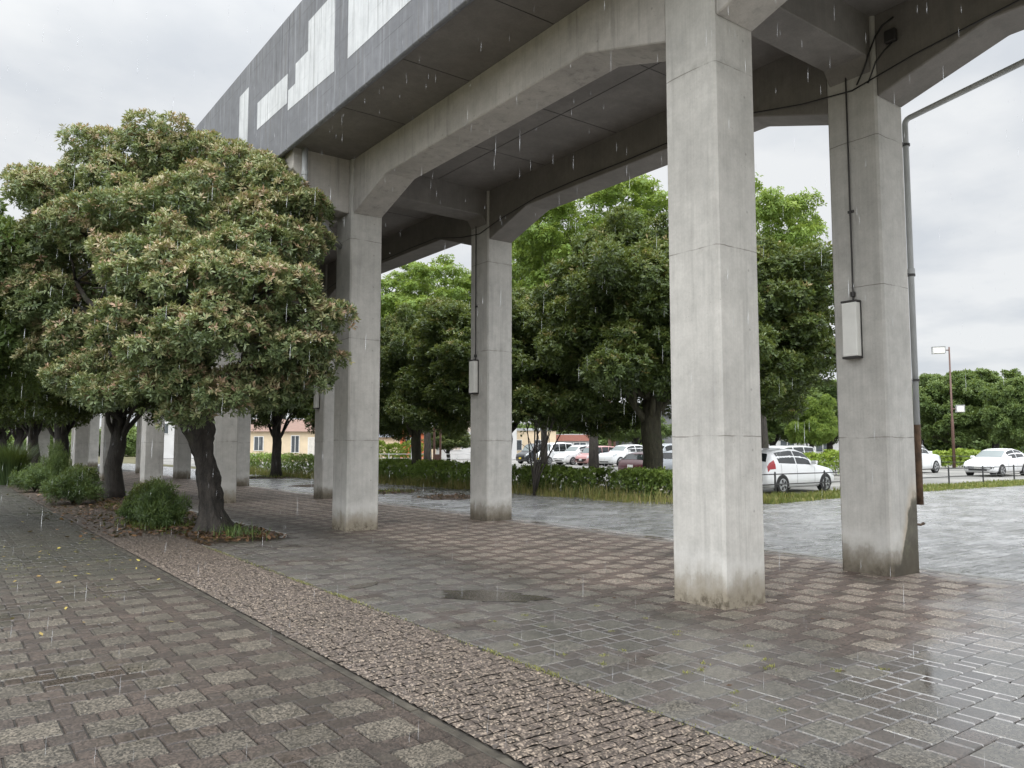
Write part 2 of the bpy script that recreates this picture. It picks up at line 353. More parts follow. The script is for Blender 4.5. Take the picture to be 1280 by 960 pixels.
sl = bpy.data.lights.new('sun', 'SUN'); sl.energy = 1.3; sl.angle = R(40); sl.color = (1, .97, .92)
so = bpy.data.objects.new('sun', sl); C.objects.link(so)
sd = Vector((math.sin(SUN_AZ) * math.cos(SUN_EL), math.cos(SUN_AZ) * math.cos(SUN_EL), math.sin(SUN_EL)))
so.rotation_euler = sd.to_track_quat('Z', 'Y').to_euler(); so.location = (0, 0, 40)
cam = bpy.data.cameras.new('camera'); co = bpy.data.objects.new('camera', cam); C.objects.link(co)
cam.lens = 36 * FPX / 1280; cam.sensor_width = 36; cam.clip_end = 3000; cam.clip_start = .05
co.location = (0, 0, HC); co.rotation_euler = (math.pi / 2 + PITCH, 0, -YAW); scene.camera = co
vs = scene.view_settings; vs.view_transform = 'Standard'; vs.look = 'None'; vs.exposure = 0.0; vs.gamma = 1.0; vs.use_curve_mapping = False

# ------------------------------------------------------------------ ground
XW, XS, XE = 2.47, 3.57, 10.36            # walkway edge, sett strip edge, pavement edge
sheet('ground', [(-900, -400), (1500, -400), (1500, 1500), (-900, 1500)], -.06, M['earth'])
sheet('paving_bed', [(-7, -6), (10.3, -6), (10.3, 70), (-7, 70)], -.014, M['mortar'])
sheet('wet_plaza', [(10.3, -40), (120, -40), (120, 12.9), (40, 12.9), (25, 13.6), (18.6, 13.0), (16.6, 14.4), (16.4, 24), (15.6, 34), (14.6, 46), (14, 75), (10.3, 75)], -.003, M['flood'])
sheet('car_park', [(17.6, 15.2), (25, 15.0), (130, 14.4), (130, 130), (30, 130), (15.5, 80), (17.0, 40)], -.03, M['park'])

def pavers(name, mat, x0, x1, y0, y1, ox, oy, sgn, clips=()):
    PX, PY, bw, bh, rh = .408, .460, .303, .290, .170
    T = []; K = []; RN = []
    def brick(a0, a1, b0, b1, k):
        a0, a1, b0, b1 = max(a0, x0), min(a1, x1), max(b0, y0), min(b1, y1)
        if a1 - a0 < .03 or b1 - b0 < .03: return
        for (u0, u1, v0, v1) in clips:
            if a0 < u1 and a1 > u0 and b0 < v1 and b1 > v0: return
        j = .005; T.append((a0 + j, a1 - j, b0 + j, b1 - j)); K.append(k); RN.append(random.random())
    i0 = int((x0 - ox) / PX) - 2; i1 = int((x1 - ox) / PX) + 2
    for i in range(i0, i1 + 1):
        X = ox + i * PX; sh = (sgn * rh * i) % PY
        k0 = int((y0 - oy - sh) / PY) - 2; k1 = int((y1 - oy - sh) / PY) + 2
        for k in range(k0, k1 + 1):
            Y = oy + sh + k * PY; g = PX - bw
            brick(X, X + bw, Y, Y + bh, 0)
            ry0, ry1 = Y - (PY - bh), Y
            brick(X - g, X + .097, ry0, ry1, 1); brick(X + .097, X + .206, ry0, ry1, 1); brick(X + .206, X + bw + g, ry0, ry1, 1)
            # little brick left in the gap column to the right of this slab
            if sgn < 0: brick(X + bw, X + PX, Y, Y + PY - 2 * rh, 1)
            else: brick(X + bw, X + PX, Y + rh, Y + PY - rh, 1)
    T = np.array(T); n = len(T); K = np.array(K); RN = np.array(RN)
    bv, dz = .006, .011
    z = rng.uniform(-.0016, .0016, n); tx = rng.normal(0, .004, n); ty = rng.normal(0, .004, n)
    xa, xb, ya, yb = T.T; w2 = (xb - xa) / 2; h2 = (yb - ya) / 2
    def P(x, y, zz): return np.stack([x, y, zz], -1)
    t00 = P(xa + bv, ya + bv, z - tx * w2 - ty * h2); t10 = P(xb - bv, ya + bv, z + tx * w2 - ty * h2)
    t11 = P(xb - bv, yb - bv, z + tx * w2 + ty * h2); t01 = P(xa + bv, yb - bv, z - tx * w2 + ty * h2)
    lo = np.full(n, -dz); b00 = P(xa, ya, lo); b10 = P(xb, ya, lo); b11 = P(xb, yb, lo); b01 = P(xa, yb, lo)
    F = np.stack([np.stack(q, 1) for q in ((t00, t10, t11, t01), (b00, b10, t10, t00), (b10, b11, t11, t10), (b11, b01, t01, t11), (b01, b00, t00, t01))], 1).reshape(-1, 4, 3)
    me = quads(name, F, 4, extra={'kind': np.repeat(K, 5), 'rnd': np.repeat(RN, 5)})
    return prop(link(name, me, mat), kind='structure')
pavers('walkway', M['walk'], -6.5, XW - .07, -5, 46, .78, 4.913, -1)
BED = (XS, 5.02, 13.3, 70)
pavers('plaza_paving', M['pave'], XS + .02, XE - .04, -5, 52, 3.99, 3.80, 1, clips=[BED])

# split granite setts
def setts():
    rows = []; V = []; RN = []
    y = -5.0
    while y < 46:
        h = random.uniform(.082, .10); x = XW + .01
        while x < XS - .04:
            wd = random.uniform(.085, .15)
            if x + wd > XS - .03: wd = XS - x
            far = y > 20 or y < 1.2
            n = 2 if far else 4
            g = .003; z0 = random.uniform(-.0015, .002); r = random.random()
            gx = np.linspace(x + g, x + wd - g, n + 1); gy = np.linspace(y + g, y + h - g, n + 1)
            Z = z0 + rng.normal(0, .0022, (n + 1, n + 1))
            Z[:, 0] -= .006; Z[:, -1] -= .006; Z[0, :] -= .002; Z[-1, :] -= .002
            jx = rng.normal(0, .0016, (n + 1, n + 1)); jy = rng.normal(0, .0014, (n + 1, n + 1))
            for a in range(n):
                for c in range(n):
                    V.append([(gx[p] + jx[p, q], gy[q] + jy[p, q], Z[p, q]) for p, q in ((a, c), (a + 1, c), (a + 1, c + 1), (a, c + 1))]); RN.append(r)
            x += wd
        y += h + .003
    me = quads('cobble_strip', V, 4, extra={'rnd': RN}); return prop(link('cobble_strip', me, M['setts']), kind='structure')
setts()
eg = MB(); yy = -5.0
while yy < 46:
    ln_ = random.uniform(.20, .46)
    eg.box(XW - .062, XW - .006, yy, yy + ln_ - .006, -.05, random.uniform(-.008, -.001))
    yy += ln_
M['edge'] = plain('worn_edging_stone', (.058, .051, .040), .5, var=.6, scale=5)
eg.build('edging', M['edge'], bevel=.004)['kind'] = 'structure'
e2 = MB()
yy = -5.0
while yy < 50:
    e2.box(XE - .035, XE + .075, yy, yy + .593, -.05, .006 + random.uniform(-.002, .002)); yy += .6
e2.build('edging_kerb', M['kerb'], bevel=.006)['kind'] = 'structure'
k = MB()
yy = 13.5
while yy < 68: k.box(4.98, 5.10, yy, yy + .99, -.05, .055 + random.uniform(-.006, .006)); yy += 1.0
xx = 5.12
while xx < 0: k.box(xx, min(xx + .56, 6.26), 13.60, 13.70, -.05, .012); xx += .57
k.build('planter_kerb', M['kerb'], bevel=.012)['kind'] = 'structure'
# planting bed under the tree row: gently mounded earth
def bed(name, x0, x1, y0, y1, nx, ny, hgt, mat):
    vs_, fs_ = [], []
    for j in range(ny + 1):
        for i in range(nx + 1):
            u, v = i / nx, j / ny; edge = min(u, 1 - u, v * 6, (1 - v) * 6)
            vs_.append((x0 + (x1 - x0) * u + (random.uniform(-.05, .05) if 0 < i < nx else 0), y0 + (y1 - y0) * v, -.012 + hgt * min(1, edge * 3) + random.uniform(0, .03) * min(1, edge * 6)))
    for j in range(ny):
        for i in range(nx): q = j * (nx + 1) + i; fs_.append((q, q + 1, q + nx + 2, q + nx + 1))
    me = bpy.data.meshes.new(name); me.from_pydata(vs_, [], fs_); me.polygons.foreach_set('use_smooth', [True] * len(fs_))
    return prop(link(name, me, mat), kind='structure')
bed('planting_bed', XS + .0, 4.98, 12.9, 69, 8, 220, .06, M['soil'])
def patch(name, cx, cy, rx, ry, z0, h, mat, n=40, rot=0.0):
    vs_ = [(cx, cy, z0 + h)]; fs_ = []
    ph = [random.uniform(0, 6.28) for _ in range(4)]
    for ring, (fr, fh) in enumerate(((.5, .9), (.8, .55), (1.0, 0.0))):
        for i in range(n):
            a = 2 * math.pi * i / n; wv = 1 + .10 * math.sin(2 * a + ph[0]) + .08 * math.sin(3 * a + ph[1]) + .06 * math.sin(5 * a + ph[2]) + .06 * math.sin(9 * a + ph[3]) + .05 * math.sin(17 * a + ph[0]) + .04 * math.sin(27 * a + ph[1])
            x, y = rx * fr * wv * math.cos(a), ry * fr * wv * math.sin(a)
            vs_.append((cx + x * math.cos(rot) - y * math.sin(rot), cy + x * math.sin(rot) + y * math.cos(rot), z0 + h * fh))
    for i in range(n):
        j = (i + 1) % n; fs_.append((0, 1 + i, 1 + j))
        for r_ in (0, 1): a, b2 = 1 + r_ * n, 1 + (r_ + 1) * n; fs_.append((a + i, b2 + i, b2 + j, a + j))
    me = bpy.data.meshes.new(name); me.from_pydata(vs_, [], fs_); me.polygons.foreach_set('use_smooth', [True] * len(fs_))
    return link(name, me, mat)
prop(patch('puddle', 4.86, 6.92, .60, .27, .0030, 0.0, M['puddle'], n=72, rot=-.85), kind='structure')
prop(patch('puddle', 4.05, 8.3, .22, .10, .0035, 0.0, M['puddle'], rot=.5), kind='structure')
for (cx, cy, rx, ry) in ((12.6, 24.0, 1.0, .8), (12.9, 20.4, 1.1, .8), (13.8, 38.3, 1.6, 1.3), (12.4, 29.5, 1.1, .9)):
    prop(patch('tree_pit_soil', cx, cy, rx, ry, -.002, .05, M['soil']), kind='structure')
prop(patch('rain_water', 7.6, .9, 2.6, 2.5, -.0032, 0.0, M['film'], n=90, rot=.15), kind='structure')
# verge under hedges and fence
sheet('verge', [(16.6, 14.4), (18.6, 13.0), (25, 13.6), (40, 12.9), (120, 12.9), (120, 14.4), (25, 15.3), (18.2, 15.6), (17.8, 24), (17.0, 34), (16.2, 46), (15.6, 75), (14, 75), (14.6, 46), (15.6, 34), (16.4, 24)], .004, M['earth'])

# ------------------------------------------------------------------ elevated viaduct
XA, WX, XB, WY, Y1, L = 6.27, .655, 9.45, .678, 4.967, 8.632
ZH, ZB, ZS = 6.03, 6.45, 7.10             # haunch foot, beam soffit, slab soffit
NB0, NB1 = -1, 8
via = thing('elevated_viaduct', 'grey concrete elevated viaduct on rows of square piers with a dark parapet patched white', 'viaduct', (0, 0, 0))
def vert(e): return abs(e.verts[0].co.z - e.verts[1].co.z) > 1
for k in range(NB0, NB1 + 1):
    y = Y1 + L * k
    for X in (XA, XB):
        MB().box(X, X + WX, y, y + WY, -.05, ZS + .01).build('column', M['conc_col'], via, bevel=.028, seg=1, only=vert)
    # transverse beam with small haunches, a little narrower than the piers
    ya, yb = y + .05, y + WY - .05
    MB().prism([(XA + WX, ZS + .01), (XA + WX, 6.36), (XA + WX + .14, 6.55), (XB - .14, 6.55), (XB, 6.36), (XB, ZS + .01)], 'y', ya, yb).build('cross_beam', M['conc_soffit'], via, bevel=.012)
    if k % 2 == 0: continue          # brackets only where the deck is jointed
    MB().prism([(XA, ZS + .01), (XA, 6.05), (5.72, 6.09), (5.14, 6.72), (5.14, ZS + .01)], 'y', y + .12, y + WY - .12).build('bracket', M['conc_beam'], via, bevel=.012)
    MB().prism([(XB + WX, ZS + .01), (XB + WX, 6.45), (11.0, 6.85), (11.0, ZS + .01)], 'y', y + .12, y + WY - .12).build('bracket', M['conc_beam'], via, bevel=.012)
for k in range(NB0, NB1):
    ya, yb = Y1 + L * k + WY, Y1 + L * (k + 1); hl = 1.32
    prof = [(ya, ZS + .008), (ya, ZH), (ya + hl, ZB), (yb - hl, ZB), (yb, ZH), (yb, ZS + .008)]
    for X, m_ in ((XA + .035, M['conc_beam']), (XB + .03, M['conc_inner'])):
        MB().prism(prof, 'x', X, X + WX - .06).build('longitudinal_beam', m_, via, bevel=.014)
ys, ye = Y1 + L * NB0 - 1.5, Y1 + L * NB1 + 1.5
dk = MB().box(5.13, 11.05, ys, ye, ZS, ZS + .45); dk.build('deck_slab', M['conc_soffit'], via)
XF = 5.0
def parapet(x_out, x_in, y0, y1):
    s = 1 if x_in > x_out else -1
    prof = [(x_out, 7.02), (x_out + s * .035, 7.0), (x_out + s * .125, 7.06), (x_out + s * .13, ZS + .2), (x_in, ZS + .46), (x_in, 9.58), (x_out + s * .01, 9.60), (x_out, 9.58)]
    return MB().prism(prof, 'y', y0, y1).build('parapet', M['parapet'], via, bevel=.008)
white = {}
def panel(par, poly):
    MB().prism([(p[0], p[1]) for p in poly], 'x', XF - .004, XF + .02).build('white_panel', M['white_panel'], par)
segs = []
for k in range(NB0, NB1 + 1):
    y0 = Y1 + L * k + .10 + .012; y1 = Y1 + L * (k + 1) + .10 - .012
    if k == NB0: y0 = ys
    if k == NB1: y1 = ye
    segs.append((y0, y1, parapet(XF, XF + .26, y0, y1))); parapet(11.18, 10.92, y0, y1)
def seg_at(y): return next(p for a, c, p in segs if a - .05 <= y <= c + .05)
p0, p1 = seg_at(10), seg_at(15)
panel(p1, [(15.97, 7.72), (16.55, 7.72), (16.55, 9.06), (15.97, 9.06)])
panel(p1, [(13.715, 7.90), (15.37, 7.94), (15.37, 8.50), (13.715, 8.46)])
panel(p0, [(11.60, 7.67), (13.66, 7.74), (13.66, 8.12), (13.31, 8.12), (13.31, 8.49), (12.73, 8.49), (12.73, 9.03), (11.60, 9.03)])
panel(p0, [(8.62, 7.67), (11.08, 7.67), (11.08, 9.03), (8.62, 9.03)])
panel(p0, [(6.0, 7.67), (7.6, 7.67), (7.6, 8.5), (6.0, 8.5)])
panel(p1, [(18.2, 7.7), (19.9, 7.7), (19.9, 8.5), (18.2, 8.5)])
# form-work seams: thin proud fins of grout under the slab
for k in range(NB0, NB1):
    s_ = MB(); yb_ = Y1 + L * k
    for q in (2.6, 4.6, 6.6): s_.box(5.14, XA + .03, yb_ + q, yb_ + q + .012, ZS - .004, ZS + .01).box(XA + WX, XB + .03, yb_ + q + .1, yb_ + q + .112, ZS - .004, ZS + .01)
    s_.box((XA + WX + XB) / 2, (XA + WX + XB) / 2 + .012, yb_ + WY, yb_ + L, ZS - .0045, ZS + .01)
    s_.build('formwork_seam', M['dkmetal'], via)

# ------------------------------------------------------------------ lamps, pipes and cables on the viaduct
def wall_lamp(label, x, y, s, conduit=False):
    t = thing('wall_lamp', label, 'lamp', (x, y, 2.70), 0, 'wall lamps on the viaduct piers')
    MB().box(-.006 if s > 0 else -.02, .02 if s > 0 else .006, -.102, .102, 0, .74).build('back_plate', M['dkmetal'], t, bevel=.004)
    d0, d1 = sorted((s * .021, s * .125))
    cover = MB(); cover.box(d0, d1, -.098, .098, .025, .715)
    cv = cover.build('lamp_cover', M['lampwhite'], t, bevel=.012, seg=2)
    lv = MB()
    for i in range(22): lv.box(min(s * .122, s * .127), max(s * .122, s * .127), -.085, .085, .045 + i * .030, .055 + i * .030)
    lv.build('louvre', M['lampwhite'], cv)
    a, c_ = sorted((s * .0205, s * .131))
    MB().box(a, c_, -.106, .106, .716, .742).build('cap', M['dkmetal'], t, bevel=.004)
    MB().box(a, c_, -.106, .106, -.004, .024).build('cap', M['dkmetal'], t, bevel=.004)
    if conduit:
        z1 = 6.42 - 2.70
        MB().tube([(s * .025, -.01, .74), (s * .025, -.01, z1)], .011, 8).build('conduit', M['dkmetal'], t)
        MB().tube([(s * .028, -.01, .80), (s * .028, -.01, .86)], .032, 8).build('coupling', M['dkmetal'], t)
        MB().box(-.02, .02, -.05, .03, 1.9, 1.93).build('pipe_clip', M['dkmetal'], t)
    return t
wall_lamp('white box lamp with long conduit on the stained rear pier at the right', XB, 5.36, -1, True)
wall_lamp('white box lamp on the rear pier in the centre, between the dark trees', XB, Y1 + L + .44, -1, True)
wall_lamp('white box lamp on the far rear pier just left of the second front pier', XB, Y1 + 2 * L + .40, -1, True)
wall_lamp('white box lamp edge-on at the right side of the second front pier', XA + WX, Y1 + L + .36, 1)
wall_lamp('small far white lamp on the front pier beyond the twisted tree trunk', XA + WX, Y1 + 3 * L + .36, 1)
# rain downpipe beside the right rear pier
xp, yp = XB + WX + .10, 4.985
dp = thing('drain_pipe', 'grey downpipe with a rusty open lower end beside the stained rear pier', 'pipe', (xp, yp, 0))
pts = [(0, 0, 1.86), (0, 0, 5.80)] + [(0, -.07 * (1 - math.cos(a)), 5.85 + .07 * math.sin(a)) for a in (.0, .5, 1.0, 1.4)] + [(.0, -1.6, 6.16), (.0, -8, 7.0)]
MB().tube(pts, .037, 14).build('pipe', M['pipegrey'], dp, smooth=True)
MB().tube([(0, 0, .84), (0, 0, 1.3), (0, 0, 1.86)], [.042, .040, .042], 14).build('rusty_sleeve', M['rust'], dp, smooth=True)
MB().tube([(0, 0, 3.82), (0, 0, 3.9)], .05, 14).build('pipe_socket', M['pipegrey'], dp)
for z in (2.42, 3.80, 5.55):
    MB().tube([(0, 0, z), (0, 0, z + .03)], .052, 12).box(-.11, -.03, -.012, .012, z, z + .028).build('bracket', M['dkmetal'], dp)
st = MB().tube([(XB + WX - .02, 4.995, .60), (XB + WX + .10, 4.985, .585), (XB + WX + .16, 4.98, .60)], [.016, .014, .02], 8)
prop(st.build('iron_hook', M['rust'], None), 'short rusty iron hook sticking out of the stained pier foot', 'hook')
bp = thing('drain_pipe', 'pale drain pipe slanting from the deck to the second front pier behind the leaves', 'pipe', (5.30, Y1 + L - .06, 0))
MB().tube([(0, 0, 7.05), (0, 0, 6.12), (.08, .02, 6.02), (.96, .52, 5.46)], .055, 12).build('pipe', M['pipegrey'], bp, smooth=True)
MB().tube([(0, 0, 6.55), (0, 0, 6.62)], .065, 12).build('pipe_socket', M['pipegrey'], bp)
cable = MB()
for k in range(NB0, 4):
    y = Y1 + L * k
    pts = [(XB - .03, y + .3, 6.20 + .0), (XB - .03, y + WY + .35, 6.28), (XB + .005, y + WY + 1.5, 6.52)] + [(XB + .008, y + WY + 1.5 + q, 6.53 + .012 * math.sin(q * 2.3)) for q in (1.2, 2.4, 3.6, 4.8)] + [(XB - .02, y + L - .5, 6.36), (XB - .03, y + L + .3, 6.20)]
    cable.tube(pts, .009, 6)
cable.tube([(XB - .03, 5.2, 6.25), (XB - .09, 5.06, 6.40), (XB - .10, 4.98, 6.58), (XB - .05, 4.92, 6.78), (XB - .02, 4.84, 6.90), (XB - .01, 4.70, 6.95)], .011, 6)
cable.tube([(XB - .03, 5.05, 6.22), (XB - .08, 4.97, 6.30), (XB - .10, 4.90, 6.42), (XB - .07, 4.80, 6.54), (XB - .03, 4.72, 6.62)], .010, 6)
prop(cable.build('power_cable', M['cable'], None, smooth=True), 'black cable clipped along the inner rear beam and looped over the stained pier', 'cable')
jb = MB().box(XB - .08, XB - .004, 4.66, 4.80, 6.62, 6.78).build('junction_box', M['dkmetal'], None, bevel=.01)
prop(jb, 'small dark junction box under the deck beside the stained pier head', 'junction box')

# ------------------------------------------------------------------ foliage
def rosettes(lobes, dens, nleaf, ll, lw, red=.25, shell=(.72, 1.06), under=.35, droop=.0, flat=1.0, seed=1, fill=.12, clump=0.0):
    """lobes: (x,y,z,rx,ry,rz). returns quads (n,4,3) and tint (n)"""
    g = np.random.default_rng(seed); Pn, Nn, Tn = [], [], []
    Lb = np.array(lobes, float)
    for li, lb in enumerate(Lb):
        c, r = lb[:3], lb[3:6]
        n = int(dens * 4 * math.pi * (r[0] * r[1] * r[2]) ** (2 / 3))
        d = g.normal(size=(n, 3)); d /= np.linalg.norm(d, axis=1)[:, None]
        keep = g.random(n) < np.clip(under + (1 - under) * (d[:, 2] + .55) / .9, under, 1); d = d[keep]; n = len(d)
        # lumpy surface: a few random bumps
        bd = g.normal(size=(9, 3)); bd /= np.linalg.norm(bd, axis=1)[:, None]
        bump = np.max(d @ bd.T, axis=1)
        rad = g.uniform(shell[0], shell[1], n) * (.80 + .24 * bump)
        inn = g.random(n) < fill; rad[inn] *= g.uniform(.3, .9, inn.sum())
        p = c + d * r * rad[:, None]
        # drop what is buried in other lobes
        bur = np.zeros(n, bool)
        for lj, ob in enumerate(Lb):
            if lj == li: continue
            q = (p - ob[:3]) / ob[3:6]; bur |= (q * q).sum(1) < .42
        p, d, rad, bump = p[~bur], d[~bur], rad[~bur], bump[~bur]
        ax = d * .75 + np.array([0, 0, .55 - droop]) + g.normal(0, .22, d.shape); ax /= np.linalg.norm(ax, axis=1)[:, None]
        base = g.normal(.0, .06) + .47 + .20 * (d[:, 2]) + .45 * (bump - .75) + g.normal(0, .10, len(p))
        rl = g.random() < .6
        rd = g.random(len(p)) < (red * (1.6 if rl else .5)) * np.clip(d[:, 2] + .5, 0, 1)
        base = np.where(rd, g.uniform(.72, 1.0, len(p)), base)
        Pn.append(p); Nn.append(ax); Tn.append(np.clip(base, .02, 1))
    Pn = np.concatenate(Pn); Nn = np.concatenate(Nn); Tn = np.concatenate(Tn); n = len(Pn)
    ref = np.where(np.abs(Nn[:, 2:3]) < .9, np.array([[0, 0, 1.]]), np.array([[1., 0, 0]]))
    U = np.cross(Nn, ref); U /= np.linalg.norm(U, axis=1)[:, None]; W = np.cross(Nn, U)
    Q = []; TT = []
    ph0 = g.uniform(0, 6.28, n)
    for k in range(nleaf):
        ph = ph0 + 2 * math.pi * k / nleaf * 1.0 + g.normal(0, .25, n)
        el = g.uniform(.05, 1.15, n) * flat - droop * .4
        rdir = U * np.cos(ph)[:, None] + W * np.sin(ph)[:, None]
        dirv = rdir * np.cos(el)[:, None] + Nn * np.sin(el)[:, None]
        side = np.cross(dirv, Nn + g.normal(0, .25, Nn.shape)); side /= np.linalg.norm(side, axis=1)[:, None] + 1e-6
        l = ll * g.uniform(.7, 1.15, n)[:, None]; wd = lw * g.uniform(.8, 1.2, n)[:, None]
        nrm = np.cross(side, dirv)
        b0 = Pn + dirv * l * .10 + g.normal(0, ll * .12, Pn.shape)
        m = b0 + dirv * l * .55 + nrm * l * .05; tip = b0 + dirv * l - nrm * l * .10
        Q.append(np.stack([b0, m + side * wd * .5, tip, m - side * wd * .5], 1))
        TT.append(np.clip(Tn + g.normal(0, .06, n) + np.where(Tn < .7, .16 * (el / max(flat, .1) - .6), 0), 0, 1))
    return np.concatenate(Q), np.concatenate(TT)
def clumpy(lobes, k, fr, seed, keep=.55):
    """replace each lobe by a smaller core with knobs round it, so that outlines turn ragged"""
    rr = random.Random(seed); out = []
    for (x, y, z, a, b_, c_) in lobes:
        out.append((x, y, z, a * keep * 1.25, b_ * keep * 1.25, c_ * keep * 1.25))
        for i in range(k):
            u = rr.uniform(-.45, 1); ph = i * 2.4 + rr.uniform(-.5, .5); q = math.sqrt(max(0, 1 - u * u)); f = fr * rr.uniform(.7, 1.3); t = rr.uniform(.62, .95)
            out.append((x + a * q * math.cos(ph) * t, y + b_ * q * math.sin(ph) * t, z + c_ * u * t, a * f, b_ * f, c_ * f))
    return out
def crown(name, lobes, **k):
    q, t = rosettes(lobes, **k); return quads(name, q, 4, tint=t)
def branchy(mb, base_pts, base_r, lobes, n=3, frac=.85, seed=3, r0=.45):
    """trunk polyline plus limbs running out into the lobes"""
    rr = random.Random(seed)
    mb.tube(base_pts, base_r, 14, wob=.07)
    top = Vector(base_pts[-1])
    for lb in lobes:
        c = Vector(lb[:3]); s0 = Vector(base_pts[-1 - rr.randint(0, min(1, len(base_pts) - 2))])
        pts = []
        sag = rr.uniform(.1, .35)
        for i in range(6):
            t = i / 5; p = s0.lerp(c, t * frac); p.z -= sag * math.sin(t * math.pi) * .5
            if 0 < i: p += Vector((rr.uniform(-1, 1), rr.uniform(-1, 1), rr.uniform(-.6, .6))) * .09 * (c - s0).length * .5
            pts.append(p)
        R0 = base_r[-1] * r0 * rr.uniform(.7, 1.1)
        mb.tube(pts, [R0 * (1 - .82 * i / 5) for i in range(6)], 7, wob=.05)
        for _ in range(n):
            i = rr.randint(2, 4); p = pts[i]; ln = max(lb[3:6]) * .8
            dv = Vector((rr.uniform(-1, 1), rr.uniform(-1, 1), rr.uniform(-.2, .9))).normalized()
            mb.tube([p, p + dv * ln * .5 + Vector((0, 0, .05)), p + dv * ln], [R0 * .4, R0 * .25, R0 * .08], 5)
    return mb
# --- the big front tree
FT = at(262, 14.25)
def px_lobe(px, py, rp, off, ft=FT, d0=14.2):
    d = d0 + off; X, Y = at(px, d); r = rp * d / FPX
    return (X - ft[0], Y - ft[1], zat(py, d), r * 1.05, r * 1.05, r * .88)
fl = [(28, 232, 30, .5), (62, 262, 52, .0), (108, 214, 52, .3), (160, 188, 50, .5), (222, 190, 50, .5), (272, 205, 45, .3), (318, 230, 48, -.1), (355, 262, 42, -.4), (378, 300, 30, -.5),
      (40, 320, 48, .2), (100, 285, 50, -.5), (165, 262, 50, -.7), (235, 262, 52, -.8), (300, 285, 48, -.8), (345, 325, 45, -.8), (378, 250, 25, -.6),
      (165, 360, 42, -1.6), (215, 350, 45, -2.0), (270, 340, 48, -2.2), (325, 362, 48, -2.1), (370, 385, 42, -1.8), (400, 400, 32, -1.5),
      (150, 405, 40, -1.7), (195, 440, 42, -2.0), (250, 415, 48, -2.4), (305, 425, 48, -2.2), (355, 440, 42, -1.8), (392, 445, 30, -1.4), (150, 322, 44, -1.2), (215, 308, 40, -1.5), (285, 318, 44, -1.6), (335, 300, 36, -1.1), (285, 500, 36, -1.8), (190, 490, 38, -1.6), (140, 490, 34, -1.2), (95, 480, 36, -.4), (235, 515, 30, -1.4), (320, 500, 30, -1.3), (340, 485, 36, -1.2), (245, 480, 36, -1.5), (385, 475, 26, -1.2),
      (75, 370, 48, .4), (35, 385, 42, .6), (105, 420, 42, .2), (60, 440, 42, .8), (125, 460, 34, -.2),
      (200, 240, 60, 1.6), (290, 300, 60, 1.5), (110, 300, 60, 1.6), (200, 380, 60, .8), (300, 400, 55, .6), (250, 330, 60, 1.0)]
LF = [px_lobe(*q) for q in fl]
ft = thing('broadleaf_tree', 'broad leaning evergreen tree with reddish leaf tips and twisted trunk beside the cobble strip', 'tree', (FT[0], FT[1], 0), 0, 'trees along the planting bed')
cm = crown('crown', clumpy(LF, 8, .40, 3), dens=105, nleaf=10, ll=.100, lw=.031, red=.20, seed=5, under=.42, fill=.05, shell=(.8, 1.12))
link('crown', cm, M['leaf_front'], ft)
tr = MB()
ax = [(.16, -.08, -.05), (.13, -.06, .18), (.07, -.03, .50), (.03, .0, .80), (-.02, .01, 1.1), (-.08, .02, 1.4), (-.14, .03, 1.65), (-.18, .02, 1.88), (-.20, .02, 2.1), (-.18, .0, 2.35), (-.14, .05, 2.75)]
rad = [.46, .35, .28, .275, .26, .235, .285, .36, .37, .30, .24]
rad = [q * .70 for q in rad]; n_ = 26; rings = []
for i in range(len(ax) * 4 - 3):
    t = i / 4; a = int(t); f_ = t - a; b_ = min(a + 1, len(ax) - 1)
    c_ = Vector(ax[a]).lerp(Vector(ax[b_]), f_); r_ = rad[a] * (1 - f_) + rad[b_] * f_
    ring = []
    for k in range(n_):
        an = 2 * math.pi * k / n_
        lump = 1 + .11 * math.sin(3 * an + c_.z * 2.2) + .09 * math.sin(5 * an - c_.z * 4.1) + .07 * math.sin(8 * an + c_.z * 7) + .05 * math.sin(13 * an - c_.z * 11) + random.uniform(-.06, .06)
        lump += .30 * math.exp(-((c_.z - 1.05) / .10) ** 2) * max(0, math.cos(an - 5.6)) ** 6 + .25 * math.exp(-((c_.z - .75) / .08) ** 2) * max(0, math.cos(an - 5.2)) ** 8
        if c_.z < .4: lump += (.4 - c_.z) * 1.7 * max(0, math.sin(4 * an + 1)) ** 2
        ring.append((c_.x + r_ * lump * math.cos(an), c_.y + r_ * lump * math.sin(an), c_.z))
    rings.append(ring)
tr.add([p for r_ in rings for p in r_], [(i * n_ + k, i * n_ + (k + 1) % n_, (i + 1) * n_ + (k + 1) % n_, (i + 1) * n_ + k) for i in range(len(rings) - 1) for k in range(n_)])
trunk_top = Vector(ax[-1])
lim = random.Random(9)
hubs = [Vector((-1.3, .6, 3.7)), Vector((-.5, 1.0, 4.3)), Vector((.3, .3, 4.0)), Vector((.55, -.7, 3.5)), Vector((-.5, -.7, 3.4))]
for h_ in hubs:
    s0 = Vector((-.16, .02, 2.35)); mid = s0.lerp(h_, .5) + Vector((lim.uniform(-.15, .15), lim.uniform(-.15, .15), -.12))
    tr.tube([s0, s0.lerp(mid, .5), mid, mid.lerp(h_, .5) + Vector((.04, .05, .03)), h_], [.17, .145, .125, .11, .095], 9, wob=.06)
